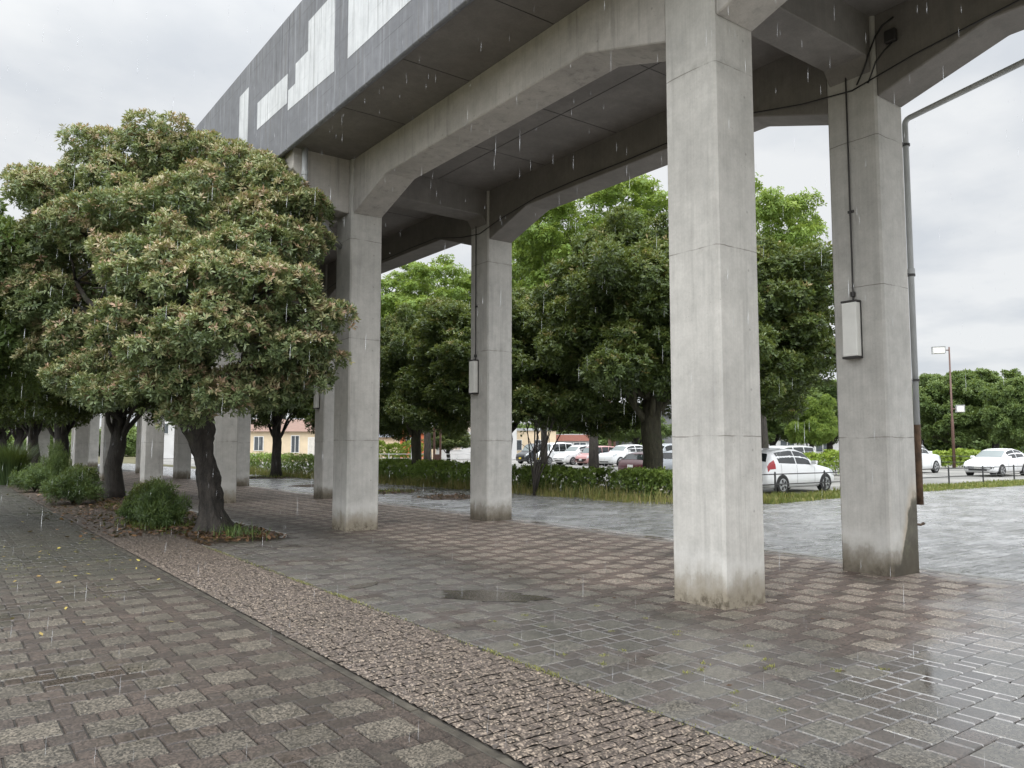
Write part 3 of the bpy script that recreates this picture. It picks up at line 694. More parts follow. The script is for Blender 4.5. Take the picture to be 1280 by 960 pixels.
for lb in LF:
    c_ = Vector(lb[:3]); h_ = min(hubs, key=lambda q: (q - c_).length)
    pts = [h_.lerp(c_, i / 5) + (Vector((lim.uniform(-1, 1), lim.uniform(-1, 1), lim.uniform(-1, 1))) * .11 if 0 < i < 5 else Vector()) for i in range(6)]
    tr.tube(pts, [.075 - .012 * i for i in range(6)], 6)
    for _ in range(3):
        dv = Vector((lim.uniform(-1, 1), lim.uniform(-1, 1), lim.uniform(-.1, 1))).normalized() * lb[3] * .8
        tr.tube([pts[3], pts[3] + dv * .6 + Vector((.03, .02, .03)), pts[3] + dv], [.03, .02, .008], 5)
tk = tr.build('trunk', M['bark'], ft, smooth=True)

# --- a family of generic crowns, in metres for a tree of about 1 unit scale
def dome(n, R_, zc, zr, rl, seed, squash=.85):
    rr = random.Random(seed); out = []
    for i in range(n):
        t = (i + .5) / n; zf = 1 - 1.55 * t; a = i * 2.399963
        q = math.sqrt(max(0, 1 - zf * zf * .9)); rr_ = rl * rr.uniform(.55, 1.3)
        out.append((R_ * q * math.cos(a) * rr.uniform(.6, 1.08), R_ * q * math.sin(a) * rr.uniform(.6, 1.08), zc + zr * zf * rr.uniform(.75, 1.05), rr_, rr_, rr_ * squash))
    out.append((0, 0, zc, R_ * .55, R_ * .55, zr * .6)); return out
LD = dome(38, 3.1, 5.0, 3.4, 1.15, 2)          # dense dark evergreen, 9 m
LD2 = dome(36, 2.5, 4.1, 2.5, .95, 8)          # bed-row evergreen, 6.8 m
LK = dome(34, 4.2, 9.6, 4.2, 1.15, 4, .55)     # airy tall tree, 14.5 m
LR = dome(44, 4.0, 4.3, 3.6, 1.15, 6, .8)       # park tree, 8.5 m
LD3 = LD + [(3.3, 0, 3.1, .8, .8, .7), (2.7, -.8, 3.0, .8, .8, .6), (3.9, .4, 3.3, .8, .8, .7), (2.3, .7, 3.0, .8, .8, .6), (4.3, -.3, 3.0, .7, .7, .6), (3.6, -.6, 2.5, .6, .6, .4), (4.9, .1, 3.2, .6, .6, .6), (1.6, -.3, 3.1, .8, .8, .6), (-2.6, .2, 3.0, .9, .9, .7), (-3.2, -.5, 3.1, .8, .8, .7)]
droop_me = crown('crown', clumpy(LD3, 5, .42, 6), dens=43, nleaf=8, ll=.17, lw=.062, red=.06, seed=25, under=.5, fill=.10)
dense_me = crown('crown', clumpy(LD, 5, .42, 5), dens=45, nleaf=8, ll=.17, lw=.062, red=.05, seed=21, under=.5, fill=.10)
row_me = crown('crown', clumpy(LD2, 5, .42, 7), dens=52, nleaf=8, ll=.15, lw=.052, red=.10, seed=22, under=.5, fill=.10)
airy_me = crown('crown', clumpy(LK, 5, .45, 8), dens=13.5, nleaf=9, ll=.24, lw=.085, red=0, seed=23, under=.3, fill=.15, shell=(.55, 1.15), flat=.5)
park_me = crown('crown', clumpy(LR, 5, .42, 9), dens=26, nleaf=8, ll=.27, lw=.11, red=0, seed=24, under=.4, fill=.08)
def copymat(me, m):
    c = me.copy(); c.materials.clear(); c.materials.append(m); return c
def trunkmesh(name, pts, rad, lobes, seed, n=2, mat='bark', r0=.5):
    return branchy(MB(), pts, rad, lobes, n=n, seed=seed, r0=r0).mesh(name, smooth=True)
dense_tk = trunkmesh('trunk', [(0, 0, -.1), (.02, 0, .5), (-.03, .03, 1.3), (.05, -.02, 2.2), (.0, .0, 3.1)], [.46, .37, .33, .34, .28], LD[:22], 31)
row_tk = trunkmesh('trunk', [(0, 0, -.1), (.04, 0, .35), (-.04, .03, 1.0), (.08, -.03, 1.7), (.14, .03, 2.5)], [.36, .27, .24, .23, .19], LD2[:18], 32)
airy_tk = trunkmesh('trunk', [(0, 0, -.1), (0, 0, 1.5), (.1, .05, 3.2), (.1, 0, 5.2), (0, .1, 7.0)], [.28, .22, .19, .17, .14], LK[:26], 33, r0=.55)
park_tk = trunkmesh('trunk', [(0, 0, -.1), (.05, 0, .8), (-.05, .05, 1.6), (.05, 0, 2.6)], [.40, .30, .27, .24], LR[:16], 34)
def tree(label, px, d, cme, leafm, tme, barkm, s=1.0, sz=None, rz=None, group=None, name='broadleaf_tree', pos=None, cat='tree'):
    X, Y = pos or at(px, d)
    t = thing(name, label, cat, (X, Y, 0), rz if rz is not None else random.uniform(0, 6.28), group)
    t.scale = (s, s, sz or s)
    key = cme.name + leafm.name
    if key not in _cache: _cache[key] = copymat(cme, leafm)
    k2 = tme.name + barkm.name
    if k2 not in _cache: _cache[k2] = copymat(tme, barkm)
    link('crown', _cache[key], None, t); link('trunk', _cache[k2], None, t)
    return t
_cache = {}
G1 = 'trees along the planting bed'
tree('dark evergreen second in the bed row, its trunk left of the round dark shrub', 0, 0, row_me, M['leaf_dark'], row_tk, M['bark'], 1.0, .95, .6, G1, pos=at(146, 23.2))
tree('dark evergreen third in the bed row, leaning trunk behind the pale green shrub', 0, 0, row_me, M['leaf_dark'], row_tk, M['bark'], 1.05, 1.0, 2.2, G1, pos=at(80, 31))
tree('dark evergreen fourth in the bed row, short thick trunk beyond the small dark shrub', 0, 0, row_me, M['leaf_dark'], row_tk, M['bark'], 1.0, 1.0, 3.9, G1, pos=at(45, 38))
tree('dark evergreen fifth in the bed row behind the tall grass clump', 0, 0, row_me, M['leaf_dark'], row_tk, M['bark'], 1.05, 1.0, 5.1, G1, pos=at(25, 46))
tree('far end evergreen of the bed row, at the left picture edge', 0, 0, row_me, M['leaf_dark'], row_tk, M['bark'], 1.1, 1.0, 1.1, G1, pos=at(4, 55))
tree('light green tree left of the walkway, only its leafy edge in view', 0, 0, row_me, M['leaf_far'], row_tk, M['bark'], .95, 1.0, .2, pos=at(-138, 15))
G2 = 'trees beyond the flooded paving'
tree('large dark evergreen with thick mossy trunk behind the flowering hedge', 815, 25, droop_me, M['leaf_dark'], dense_tk, M['bark2'], .95, .97, 2.2, G2)
tree('large dark evergreen hidden behind the nearest pier, crown spreading to its right', 912, 27.5, dense_me, M['leaf_dark'], dense_tk, M['bark'], 1.08, .98, 2.0, G2)
tree('dark evergreen behind the centre pier, branches hanging over the parked cars', 628, 29, droop_me, M['leaf_dark'], dense_tk, M['bark'], .98, .83, -.64, G2)
tree('dark round evergreen with pale slim trunk between the two middle piers', 521, 33, droop_me, M['leaf_dark'], dense_tk, M['bark2'], .62, .80, 2.5, G2)
tree('low dark evergreen just right of the second front pier', 458, 36, dense_me, M['leaf_dark'], dense_tk, M['bark'], .66, .70, .9, G2)
tree('slim evergreen standing in a soil circle on the wet paving', 347, 39, row_me, M['leaf_dark'], row_tk, M['bark'], 1.0, 1.02, 1.5, G2)
G3 = 'tall pale green trees behind the car park'
tree('tall airy pale green tree rising behind the large mossy-trunk evergreen', 742, 42, airy_me, M['leaf_bright'], airy_tk, M['bark'], 1.10, 1.20, 0, G3)
tree('tall pale green tree showing right of the nearest pier above the dark crown', 955, 43, airy_me, M['leaf_bright'], airy_tk, M['bark'], .92, 1.16, 1.3, G3)
tree('tall thin pale green tree above the evergreen with slim trunk', 535, 55, airy_me, M['leaf_bright'], airy_tk, M['bark'], 1.12, 1.06, 2.5, G3)
tree('tall pale green tree half hidden by the centre pier', 680, 50, airy_me, M['leaf_bright'], airy_tk, M['bark'], .95, 1.12, 3.4, G3)
tree('pale tall tree behind the second front pier', 455, 60, airy_me, M['leaf_bright'], airy_tk, M['bark'], 1.0, .95, 4.2, G3)
G4 = 'trees along the far side of the car park'
tree('brownish round tree behind the grey downpipe', 1150, 80, park_me, M['leaf_brown'], park_tk, M['bark'], 1.06, 1.04, .3, G4)
tree('green round tree behind the tall lamp post', 1196, 70, park_me, M['leaf_far'], park_tk, M['bark'], .92, .98, 1.1, G4)
tree('broad dark green tree behind the white hatchback at the right', 1242, 73, park_me, M['leaf_far'], park_tk, M['bark'], 1.10, 1.04, 2.2, G4)
tree('pale drooping tree at the right picture edge', 1285, 62, park_me, M['leaf_far'], park_tk, M['bark'], .72, .84, 3.0, G4)
tree('brown tinged tree far behind at the right edge', 1300, 90, park_me, M['leaf_brown'], park_tk, M['bark'], 1.2, 1.15, 4.4, G4)
tree('dark conifer-like tree seen between the two nearest piers', 965, 66, park_me, M['leaf_far'], park_tk, M['bark'], .95, .80, 5.2, G4)
tree('bluish green tree left of the pale young tree, behind the parked hatchback', 1035, 70, park_me, M['leaf_far'], park_tk, M['bark'], .95, .88, 2.9, G4)
tree('small pale green young tree behind the parked white hatchback', 1014, 46, row_me, M['leaf_bright'], row_tk, M['bark2'], .50, .64, 2.0, G4)
tree('dark round clipped tree in front of the white house', 561, 68, row_me, M['leaf_dark'], row_tk, M['bark'], .70, .48, 2.0)
tree('grey green tree in front of the dark grey building', 795, 70, row_me, M['leaf_far'], row_tk, M['bark'], .9, .75, 1.0)
# multi-stemmed shrub by the centre pier
ms = thing('multi_stem_shrub', 'bare multi-stemmed shrub fanning up beside the centre pier', 'shrub', (*at(668, 25.0), 0))
mm = MB(); rr = random.Random(4)
for i in range(9):
    a = rr.uniform(-1.6, 1.2); sp_ = rr.uniform(.3, 2.1); p = [(math.cos(a) * sp_ * t ** 1.4 + rr.uniform(-.03, .03), math.sin(a) * sp_ * t ** 1.4, 2.7 * t * rr.uniform(.9, 1.05)) for t in (0, .25, .5, .75, 1)]
    mm.tube(p, [.04, .034, .026, .018, .008], 6)
    for _ in range(3):
        q = Vector(p[rr.randint(2, 3)]); mm.tube([q, q + Vector((rr.uniform(-.4, .4), rr.uniform(-.4, .4), rr.uniform(.3, .8)))], [.014, .005], 5)
mm.build('stem', M['bark'], ms, smooth=True)
link('crown', crown('crown', [(.2, 0, 2.6, .6, .6, .5), (-.5, .3, 2.3, .5, .5, .4)], dens=14, nleaf=7, ll=.12, lw=.04, red=.1, seed=40), M['leaf_dark'], ms)

# --- shrubs in the bed
def shrub_mesh(seed, ll=.07, lw=.022, dens=420, up=.0, red=0.0):
    return crown('foliage', clumpy([(0, 0, .40, .52, .50, .36), (.30, .12, .32, .40, .36, .30), (-.30, -.05, .30, .42, .36, .28), (.05, .30, .36, .36, .40, .32), (-.05, -.32, .28, .40, .36, .26), (.42, -.15, .24, .3, .3, .22), (-.38, .22, .26, .3, .3, .24)], 5, .42, seed), dens=dens * .55, nleaf=6, ll=ll, lw=lw, red=red, seed=seed, under=.6, fill=.2, shell=(.5, 1.25), flat=1.1)
sh_round = shrub_mesh(51, .065, .030); sh_fine = shrub_mesh(52, .13, .018, 300)
sm_ = MB()
for i in range(9):
    a = i * .7; sm_.tube([(0, 0, 0), (.15 * math.cos(a), .15 * math.sin(a), .25), (.36 * math.cos(a), .36 * math.sin(a), .52)], [.02, .014, .006], 5)
sh_tw = sm_.mesh('stem', smooth=True)
def shrub(label, px, d, me, m, s, sz, rz):
    t = thing('shrub', label, 'shrub', (*at(px, d), .02), rz, 'shrubs in the planting bed'); t.scale = (s, s, sz)
    key = me.name + m.name
    if key not in _cache: _cache[key] = copymat(me, m)
    if 'shtw' not in _cache: _cache['shtw'] = copymat(sh_tw, M['bark'])
    link('foliage', _cache[key], None, t); link('stem', _cache['shtw'], None, t)
shrub('dark rounded shrub between the first and second tree trunks', 193, 18.0, sh_round, M['leaf_dark'], .78, .98, .3)
shrub('deep green feathery shrub close against the twisted front trunk', 208, 15.3, sh_fine, M['leaf_shrub'], .72, .98, 1.1)
shrub('low deep green shrub at the foot of the twisted front trunk', 178, 15.9, sh_round, M['leaf_shrub'], .52, .62, 2.1)
shrub('broad pale green mounded shrub left of the second trunk', 95, 21.5, sh_fine, M['leaf_shrub'], 1.0, 1.08, 2.2)
shrub('pale green mounded shrub farther along the bed by the path', 48, 27.0, sh_fine, M['leaf_shrub'], .95, 1.05, 3.0)
shrub('small dark shrub behind the broad pale green mound', 106, 29.0, sh_round, M['leaf_dark'], .85, 1.05, 4.0)
shrub('wispy grey green shrub between the third and fourth trunks', 72, 29.5, sh_fine, M['leaf_far'], .75, 1.9, 4.6)
pg = thing('tall_grass_clump', 'tall blue green grass clump at the left edge of the bed', 'plant', (*at(18, 32), 0))
V = []; T = []
for i in range(1500):
    a = rng.uniform(0, 6.28); r0 = rng.uniform(0, .45); ln = rng.uniform(.9, 1.9); lean = rng.uniform(.1, .75)
    b0 = np.array([math.cos(a) * r0, math.sin(a) * r0, 0]); d_ = np.array([math.cos(a), math.sin(a), 0]); sd_ = np.array([-math.sin(a), math.cos(a), 0]) * .012
    m_ = b0 + d_ * lean * ln * .35 + np.array([0, 0, ln * .6]); t_ = b0 + d_ * lean * ln * .85 + np.array([0, 0, ln * .92])
    V.append([b0 - sd_, b0 + sd_, m_ + sd_, m_ - sd_]); V.append([m_ - sd_, m_ + sd_, t_ + sd_ * .1, t_ - sd_ * .1]); T += [rng.uniform(0, .6)] * 2
link('blades', quads('blades', V, 4, tint=T), M['leaf_shrub'], pg)

# --- hedges: boxes of leaves on woody stems
def hedge(label, pts, wd, h, m, seed, dens=170, ll=.085, flat=.5, group='hedges along the car park', base=.12):
    g = np.random.default_rng(seed)
    p0 = pts[0]; t = thing('hedge', label, 'hedge', (p0[0], p0[1], 0), 0, group)
    Q = []; TT = []; stems = MB()
    for (a, c) in zip(pts[:-1], pts[1:]):
        a2 = np.array(a) - np.array(p0); c2 = np.array(c) - np.array(p0); ln = np.linalg.norm(c2 - a2); d_ = (c2 - a2) / ln; nr = np.array([-d_[1], d_[0]])
        n = int(2.0 * dens * ln * (wd + 2 * h))
        u = g.random(n) * ln; v = g.uniform(-.5, .5, n); z = g.uniform(base, 1, n)
        which = g.random(n); side = which < .62
        v = np.where(side, np.sign(v) * (.5 - np.abs(g.normal(0, .10, n))), v); z = np.where(side, z, 1 - np.abs(g.normal(0, .07, n)))
        lump = .10 * np.sin(u * 2.1 + seed) + .06 * np.sin(u * 5.3 + 2 * seed) + .04 * np.sin(u * 11 + z * 6)
        P = np.stack([a2[0] + d_[0] * u + nr[0] * v * wd * (1 + lump), a2[1] + d_[1] * u + nr[1] * v * wd * (1 + lump), z * h * (1 + lump * .8)], -1) + g.normal(0, .03, (n, 3))
        N = np.stack([nr[0] * np.sign(v) * side, nr[1] * np.sign(v) * side, .7 - .3 * side], -1) + g.normal(0, .45, (n, 3)); N /= np.linalg.norm(N, axis=1)[:, None]
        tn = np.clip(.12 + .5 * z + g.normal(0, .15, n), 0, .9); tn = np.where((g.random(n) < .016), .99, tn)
        ref = g.normal(size=(n, 3)); U = np.cross(N, ref); U /= np.linalg.norm(U, axis=1)[:, None] + 1e-6; W = np.cross(N, U)
        for k in range(5):
            ph = g.uniform(0, 6.28, n); dr = U * np.cos(ph)[:, None] + W * np.sin(ph)[:, None] + N * g.uniform(.0, .6, n)[:, None]; sd2 = np.cross(dr, N)
            l = ll * g.uniform(.7, 1.2, n)[:, None]; m_ = P + dr * l * .5
            Q.append(np.stack([P, m_ + sd2 * l * .26, P + dr * l, m_ - sd2 * l * .26], 1)); TT.append(tn)
        q = .2
        while q < ln:
            bx, by = a2 + d_ * q
            stems.tube([(bx, by, 0), (bx + random.uniform(-.1, .1), by + random.uniform(-.1, .1), h * .5), (bx + random.uniform(-.2, .2), by + random.uniform(-.2, .2), h * .85)], [.018, .013, .006], 5); q += .45
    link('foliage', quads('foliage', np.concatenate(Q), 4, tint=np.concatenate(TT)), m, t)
    stems.build('stem', M['bark'], t)
hedge('clipped hedge dotted with white flowers right of the centre pier', [(16.95, 22.6), (17.3, 18.35)], .9, .80, M['leaf_hedge'], 61)
hedge('dark flowering hedge below the thick mossy trunk, left of the nearest pier', [(17.35, 17.8), (17.7, 15.0)], .9, .78, M['leaf_hedge'], 62)
hedge('bright young hedge between the two middle piers', [(16.2, 34.2), (16.9, 23.2)], 1.0, .86, M['leaf_olive'], 63)
hedge('far green hedge behind the slim tree in the soil circle', [(15.3, 52), (16.1, 35.4)], 1.0, 1.0, M['leaf_olive'], 64, 70)
hedge('lime green clipped hedge behind the white hatchback between the piers', [(34.5, 26.5), (41.5, 22.3)], .9, 1.15, M['leaf_lime'], 65, 55, .12, group='lime hedges in the car park')
hedge('lime green clipped hedge at the foot of the tall lamp post', [(56.0, 30.0), (60.5, 24.9)], 1.0, 1.15, M['leaf_lime'], 66, 50, .14, group='lime hedges in the car park')
hedge('lime topped long hedge in front of the orange house', [(*at(440, 62),), (*at(528, 62),)], 1.2, 1.75, M['leaf_lime'], 67, 40, .14, group='lime hedges in the car park')

# --- ground cover
def blades(name, pts, hmin, hmax, mat, wd=.012, tmin=0, tmax=1):
    P = np.asarray(pts); n = len(P); a = rng.uniform(0, 6.28, n); h = rng.uniform(hmin, hmax, n) * (.72 + .3 * np.sin(P[:, 0] * 1.3 + P[:, 1] * 2.1) + .22 * np.sin(P[:, 1] * 5.3 + P[:, 0] * 3.1)).clip(.3, 1.3); ln = rng.uniform(.1, .6, n) * h
    dx, dy = np.cos(a), np.sin(a); Z = np.zeros(n); s = np.stack([-dy * wd, dx * wd, Z], -1)
    b0 = np.stack([P[:, 0], P[:, 1], np.zeros(n) + (P[:, 2] if P.shape[1] > 2 else 0)], -1); d = np.stack([dx * ln, dy * ln, Z], -1); up = np.stack([Z, Z, h], -1)
    m = b0 + d * .35 + up * .6; t = b0 + d + up
    tn = np.clip(rng.normal((tmin + tmax) / 2, (tmax - tmin) / 4, n), 0, 1)
    me = quads(name, np.concatenate([np.stack([b0 - s, b0 + s, m + s * .8, m - s * .8], 1), np.stack([m - s * .8, m + s * .8, t + s * .1, t - s * .1], 1)]), 4, tint=np.concatenate([tn, tn]))
    return prop(link(name, me, mat), kind='stuff')
def patchy(P, lo=.15):
    k = .5 + .5 * np.sin(P[:, 0] * 1.9 + 1.3 * np.sin(P[:, 1] * 1.1)) * np.cos(P[:, 1] * 2.3 + P[:, 0]); return P[rng.random(len(P)) < lo + (1 - lo) * k]
def along(pts, n, w0, w1):
    out = []
    for a, c in zip(pts[:-1], pts[1:]):
        d = np.array(c) - np.array(a); ln = np.linalg.norm(d); d /= ln; nr = np.array([d[1], -d[0]])
        u = rng.random(int(n * ln)) * ln; v = rng.uniform(w0, w1, len(u)); out.append(np.array(a) + d * u[:, None] + nr * v[:, None])
    return np.concatenate(out)
blades('tall_dry_grass', patchy(along([(16.7, 14.6), (16.45, 24), (15.7, 34), (14.8, 46)], 520, -1.1, .22)), .08, .50, M['grass'], .009, .25, 1.0)
vg = patchy(along([(18.4, 13.05), (25, 13.6), (40, 12.9), (75, 12.9)], 1100, -1.7, .16), .2)
blades('verge_grass', vg, .04, .17, M['grass'], .014, .05, .75)
cn_ = rng.uniform(0, 1, (2600, 2)) * np.array([2.6, 2.0]) + np.array([16.7, 13.2]); blades('corner_grass', cn_[(cn_[:, 0] - 16.6) * .7 + (cn_[:, 1] - 14.4) > 0], .08, .32, M['grass'], .012, .2, .9)
bd = rng.uniform(0, 1, (2600, 2)) * np.array([1.1, 8]) + np.array([3.65, 14.6]); bd = bd[rng.random(len(bd)) < (.25 + .75 * (np.sin(bd[:, 1] * 1.7) > .1))]
bd = np.concatenate([bd, rng.normal(0, 1, (900, 2)) * np.array([.22, .8]) + np.array([3.62, 17.2])])
blades('bed_grass', bd, .05, .17, M['grass'], .008, 0, .35)
fg = np.concatenate([rng.normal(0, .16, (240, 2)) + np.array([FT[0] + .28, FT[1] - .42]), rng.normal(0, .2, (200, 2)) + np.array([4.35, 13.7])])
blades('root_grass', fg, .12, .34, M['leaf_shrub'], .007, .2, .9)
tg = np.concatenate([rng.normal(0, .55, (700, 2)) + np.array([13.8, 38.3]), rng.normal(0, .4, (300, 2)) + np.array([12.6, 24.0])]); blades('pit_grass', tg, .05, .22, M['grass'], .012, .1, .6)
def litter(name, P, size, mat, tint, z=.004):
    n = len(P); a = rng.uniform(0, 6.28, n); s = size * rng.uniform(.6, 1.3, n)
    e1 = np.stack([np.cos(a) * s, np.sin(a) * s, rng.normal(0, .18, n) * s], -1); e2_ = np.stack([-np.sin(a) * s * .45, np.cos(a) * s * .45, rng.normal(0, .25, n) * s], -1)
    c = np.stack([P[:, 0], P[:, 1], z + rng.uniform(.002, .012, n)], -1) if P.shape[1] == 2 else P
    return prop(link(name, quads(name, np.stack([c - e1, c - e2_, c + e1, c + e2_], 1), 4, tint=tint), mat), kind='stuff')
lt = np.concatenate([np.stack([rng.uniform(3.6, 4.95, 5200), 13.0 + rng.exponential(9, 5200)], -1), np.stack([rng.normal(3.2, .45, 1500), 15 + rng.exponential(9, 1500)], -1)])
lt3 = np.stack([lt[:, 0], lt[:, 1], np.where((lt[:, 0] > 3.65), .055, .012) + rng.uniform(0, .03, len(lt))], -1)
litter('fallen_leaves', lt3, .045, M['dead'], rng.uniform(0, .9, len(lt)))
pl_ = np.concatenate([rng.normal(0, .55, (500, 2)) + np.array([12.6, 24.0]), rng.normal(0, .55, (500, 2)) + np.array([12.9, 20.4]), rng.normal(0, .8, (700, 2)) + np.array([13.8, 38.3])])
litter('pit_leaves', pl_, .05, M['dead'], rng.uniform(0, .85, len(pl_)), .04)
yl = np.stack([rng.normal(1.2, 1.0, 80), rng.normal(13.0, 3.0, 80)], -1); yl = yl[yl[:, 0] < 2.4]
litter('yellow_leaves', yl, .028, M['dead'], rng.uniform(.92, 1, len(yl)))
sm2 = np.stack([rng.uniform(3.7, 9.5, 46), rng.uniform(2.0, 12, 46)], -1)
litter('scattered_leaves', sm2, .022, M['dead'], rng.uniform(0, .6, len(sm2)))
ms_ = along([(XS, 1.6), (XS, 13)], 330, -.035, .03); ms_ = ms_[rng.random(len(ms_)) < (.25 + .75 * (np.sin(ms_[:, 1] * 4.3) + np.sin(ms_[:, 1] * 1.7) > .4))]
ms2 = []
for i in range(26):
    cx, cy = rng.uniform(3.8, 5.6), rng.uniform(2.8, 6.5); ms2.append(rng.normal(0, .018, (22, 2)) + np.array([cx, cy]))
for i in range(30):
    cy = rng.normal(12.5, 1.6); cx = rng.uniform(-.6, 2.3); ms2.append(rng.normal(0, 1, (14, 2)) * np.array([.06, .012]) + np.array([cx, cy]))
blades('joint_moss', np.concatenate([ms_] + ms2), .006, .020, M['moss'], .004)

# ------------------------------------------------------------------ cars
M['glass'] = plain('car_glass', (.018, .022, .024), .06, var=.0, spec=.7)
M['glass_pale'] = plain('pale_car_glass', (.16, .19, .19), .06, var=.0, spec=.8)
M['tyre'] = plain('tyre_rubber', (.018, .018, .018), .8)
M['rim'] = plain('alloy_rim', (.45, .46, .47), .35, .6)
M['blacktrim'] = plain('black_trim', (.02, .02, .022), .5)
M['headlamp'] = plain('headlamp_glass', (.55, .58, .60), .1, spec=.8)
M['tail'] = plain('red_tail_lens', (.32, .012, .018), .18, spec=.6)
M['plate_w'] = plain('white_plate', (.70, .70, .68), .5); M['plate_y'] = plain('yellow_plate', (.72, .52, .05), .5)
def paint(name, c): return plain(name, c, .32, var=.02, coat=.8)
PT = {'white': paint('white_car_paint', (.78, .79, .80)), 'black': paint('black_car_paint', (.022, .024, .028)), 'pink': paint('dusty_pink_car_paint', (.48, .25, .24)), 'maroon': paint('dark_red_car_paint', (.075, .020, .024)),
      'silver': paint('silver_car_paint', (.42, .45, .48)), 'cream': paint('cream_car_paint', (.66, .63, .58)), 'navy': paint('dark_blue_car_paint', (.03, .035, .055))}
# style: stations along the length (fraction from nose): shoulder z, roof z, half width factor, roof width factor
ST = {
 'hatch': dict(st=[(0, .56, .58, .80, .80), (.03, .66, .69, .90, .84), (.10, .78, .81, .97, .86), (.22, .86, .90, 1, .87), (.29, .89, .96, 1, .85), (.44, .92, 1.40, 1, .70), (.52, .93, 1.47, 1, .71), (.66, .95, 1.50, 1, .71), (.82, .98, 1.44, 1, .68), (.90, 1.0, 1.36, .99, .66), (.965, .98, 1.06, .95, .80), (1, .80, .84, .88, .82)], ws=(.30, .435), rw=(.905, .962), sw=[(.40, .60), (.615, .845)], wb=(.195, .815), wr=.31),
 'wedge': dict(st=[(0, .52, .54, .76, .80), (.03, .62, .66, .90, .84), (.09, .74, .78, .97, .86), (.19, .84, .88, 1, .87), (.26, .88, .95, 1, .85), (.45, .91, 1.38, 1, .70), (.55, .92, 1.45, 1, .70), (.68, .95, 1.46, 1, .69), (.86, 1.0, 1.36, .99, .66), (.93, 1.02, 1.22, .97, .70), (.97, .98, 1.06, .95, .80), (1, .78, .82, .88, .82)], ws=(.275, .44), rw=(.875, .965), sw=[(.41, .61), (.625, .83)], wb=(.20, .82), wr=.31),
 'van': dict(st=[(0, .62, .64, .84, .84), (.025, .80, .84, .93, .86), (.10, .94, .99, .98, .87), (.17, 1.0, 1.06, 1, .87), (.31, 1.02, 1.70, 1, .80), (.40, 1.02, 1.79, 1, .81), (.70, 1.02, 1.82, 1, .81), (.93, 1.02, 1.77, 1, .80), (.975, 1.02, 1.66, .98, .80), (.99, 1.0, 1.10, .97, .86), (1, .7, .74, .93, .88)], ws=(.18, .305), rw=(.978, .988), sw=[(.30, .50), (.515, .72), (.735, .93)], wb=(.17, .80), wr=.30),
 'suv': dict(st=[(0, .72, .74, .82, .82), (.025, .86, .90, .92, .85), (.10, .98, 1.02, .98, .87), (.22, 1.03, 1.07, 1, .88), (.29, 1.05, 1.12, 1, .86), (.42, 1.06, 1.58, 1, .73), (.52, 1.07, 1.66, 1, .74), (.72, 1.08, 1.67, 1, .73), (.88, 1.10, 1.58, .99, .70), (.955, 1.08, 1.18, .96, .80), (1, .9, .94, .90, .84)], ws=(.30, .41), rw=(.90, .95), sw=[(.385, .57), (.585, .76), (.775, .86)], wb=(.20, .79), wr=.37),
 'wagon': dict(st=[(0, .58, .60, .80, .80), (.03, .70, .74, .92, .84), (.10, .84, .88, .98, .86), (.20, .92, .97, 1, .87), (.26, .95, 1.03, 1, .85), (.39, .97, 1.50, 1, .74), (.50, .98, 1.58, 1, .75), (.75, .99, 1.58, 1, .74), (.92, 1.0, 1.48, .99, .72), (.965, .98, 1.12, .96, .80), (1, .75, .79, .90, .84)], ws=(.265, .38), rw=(.925, .96), sw=[(.36, .55), (.565, .745), (.76, .90)], wb=(.19, .80), wr=.32),
}
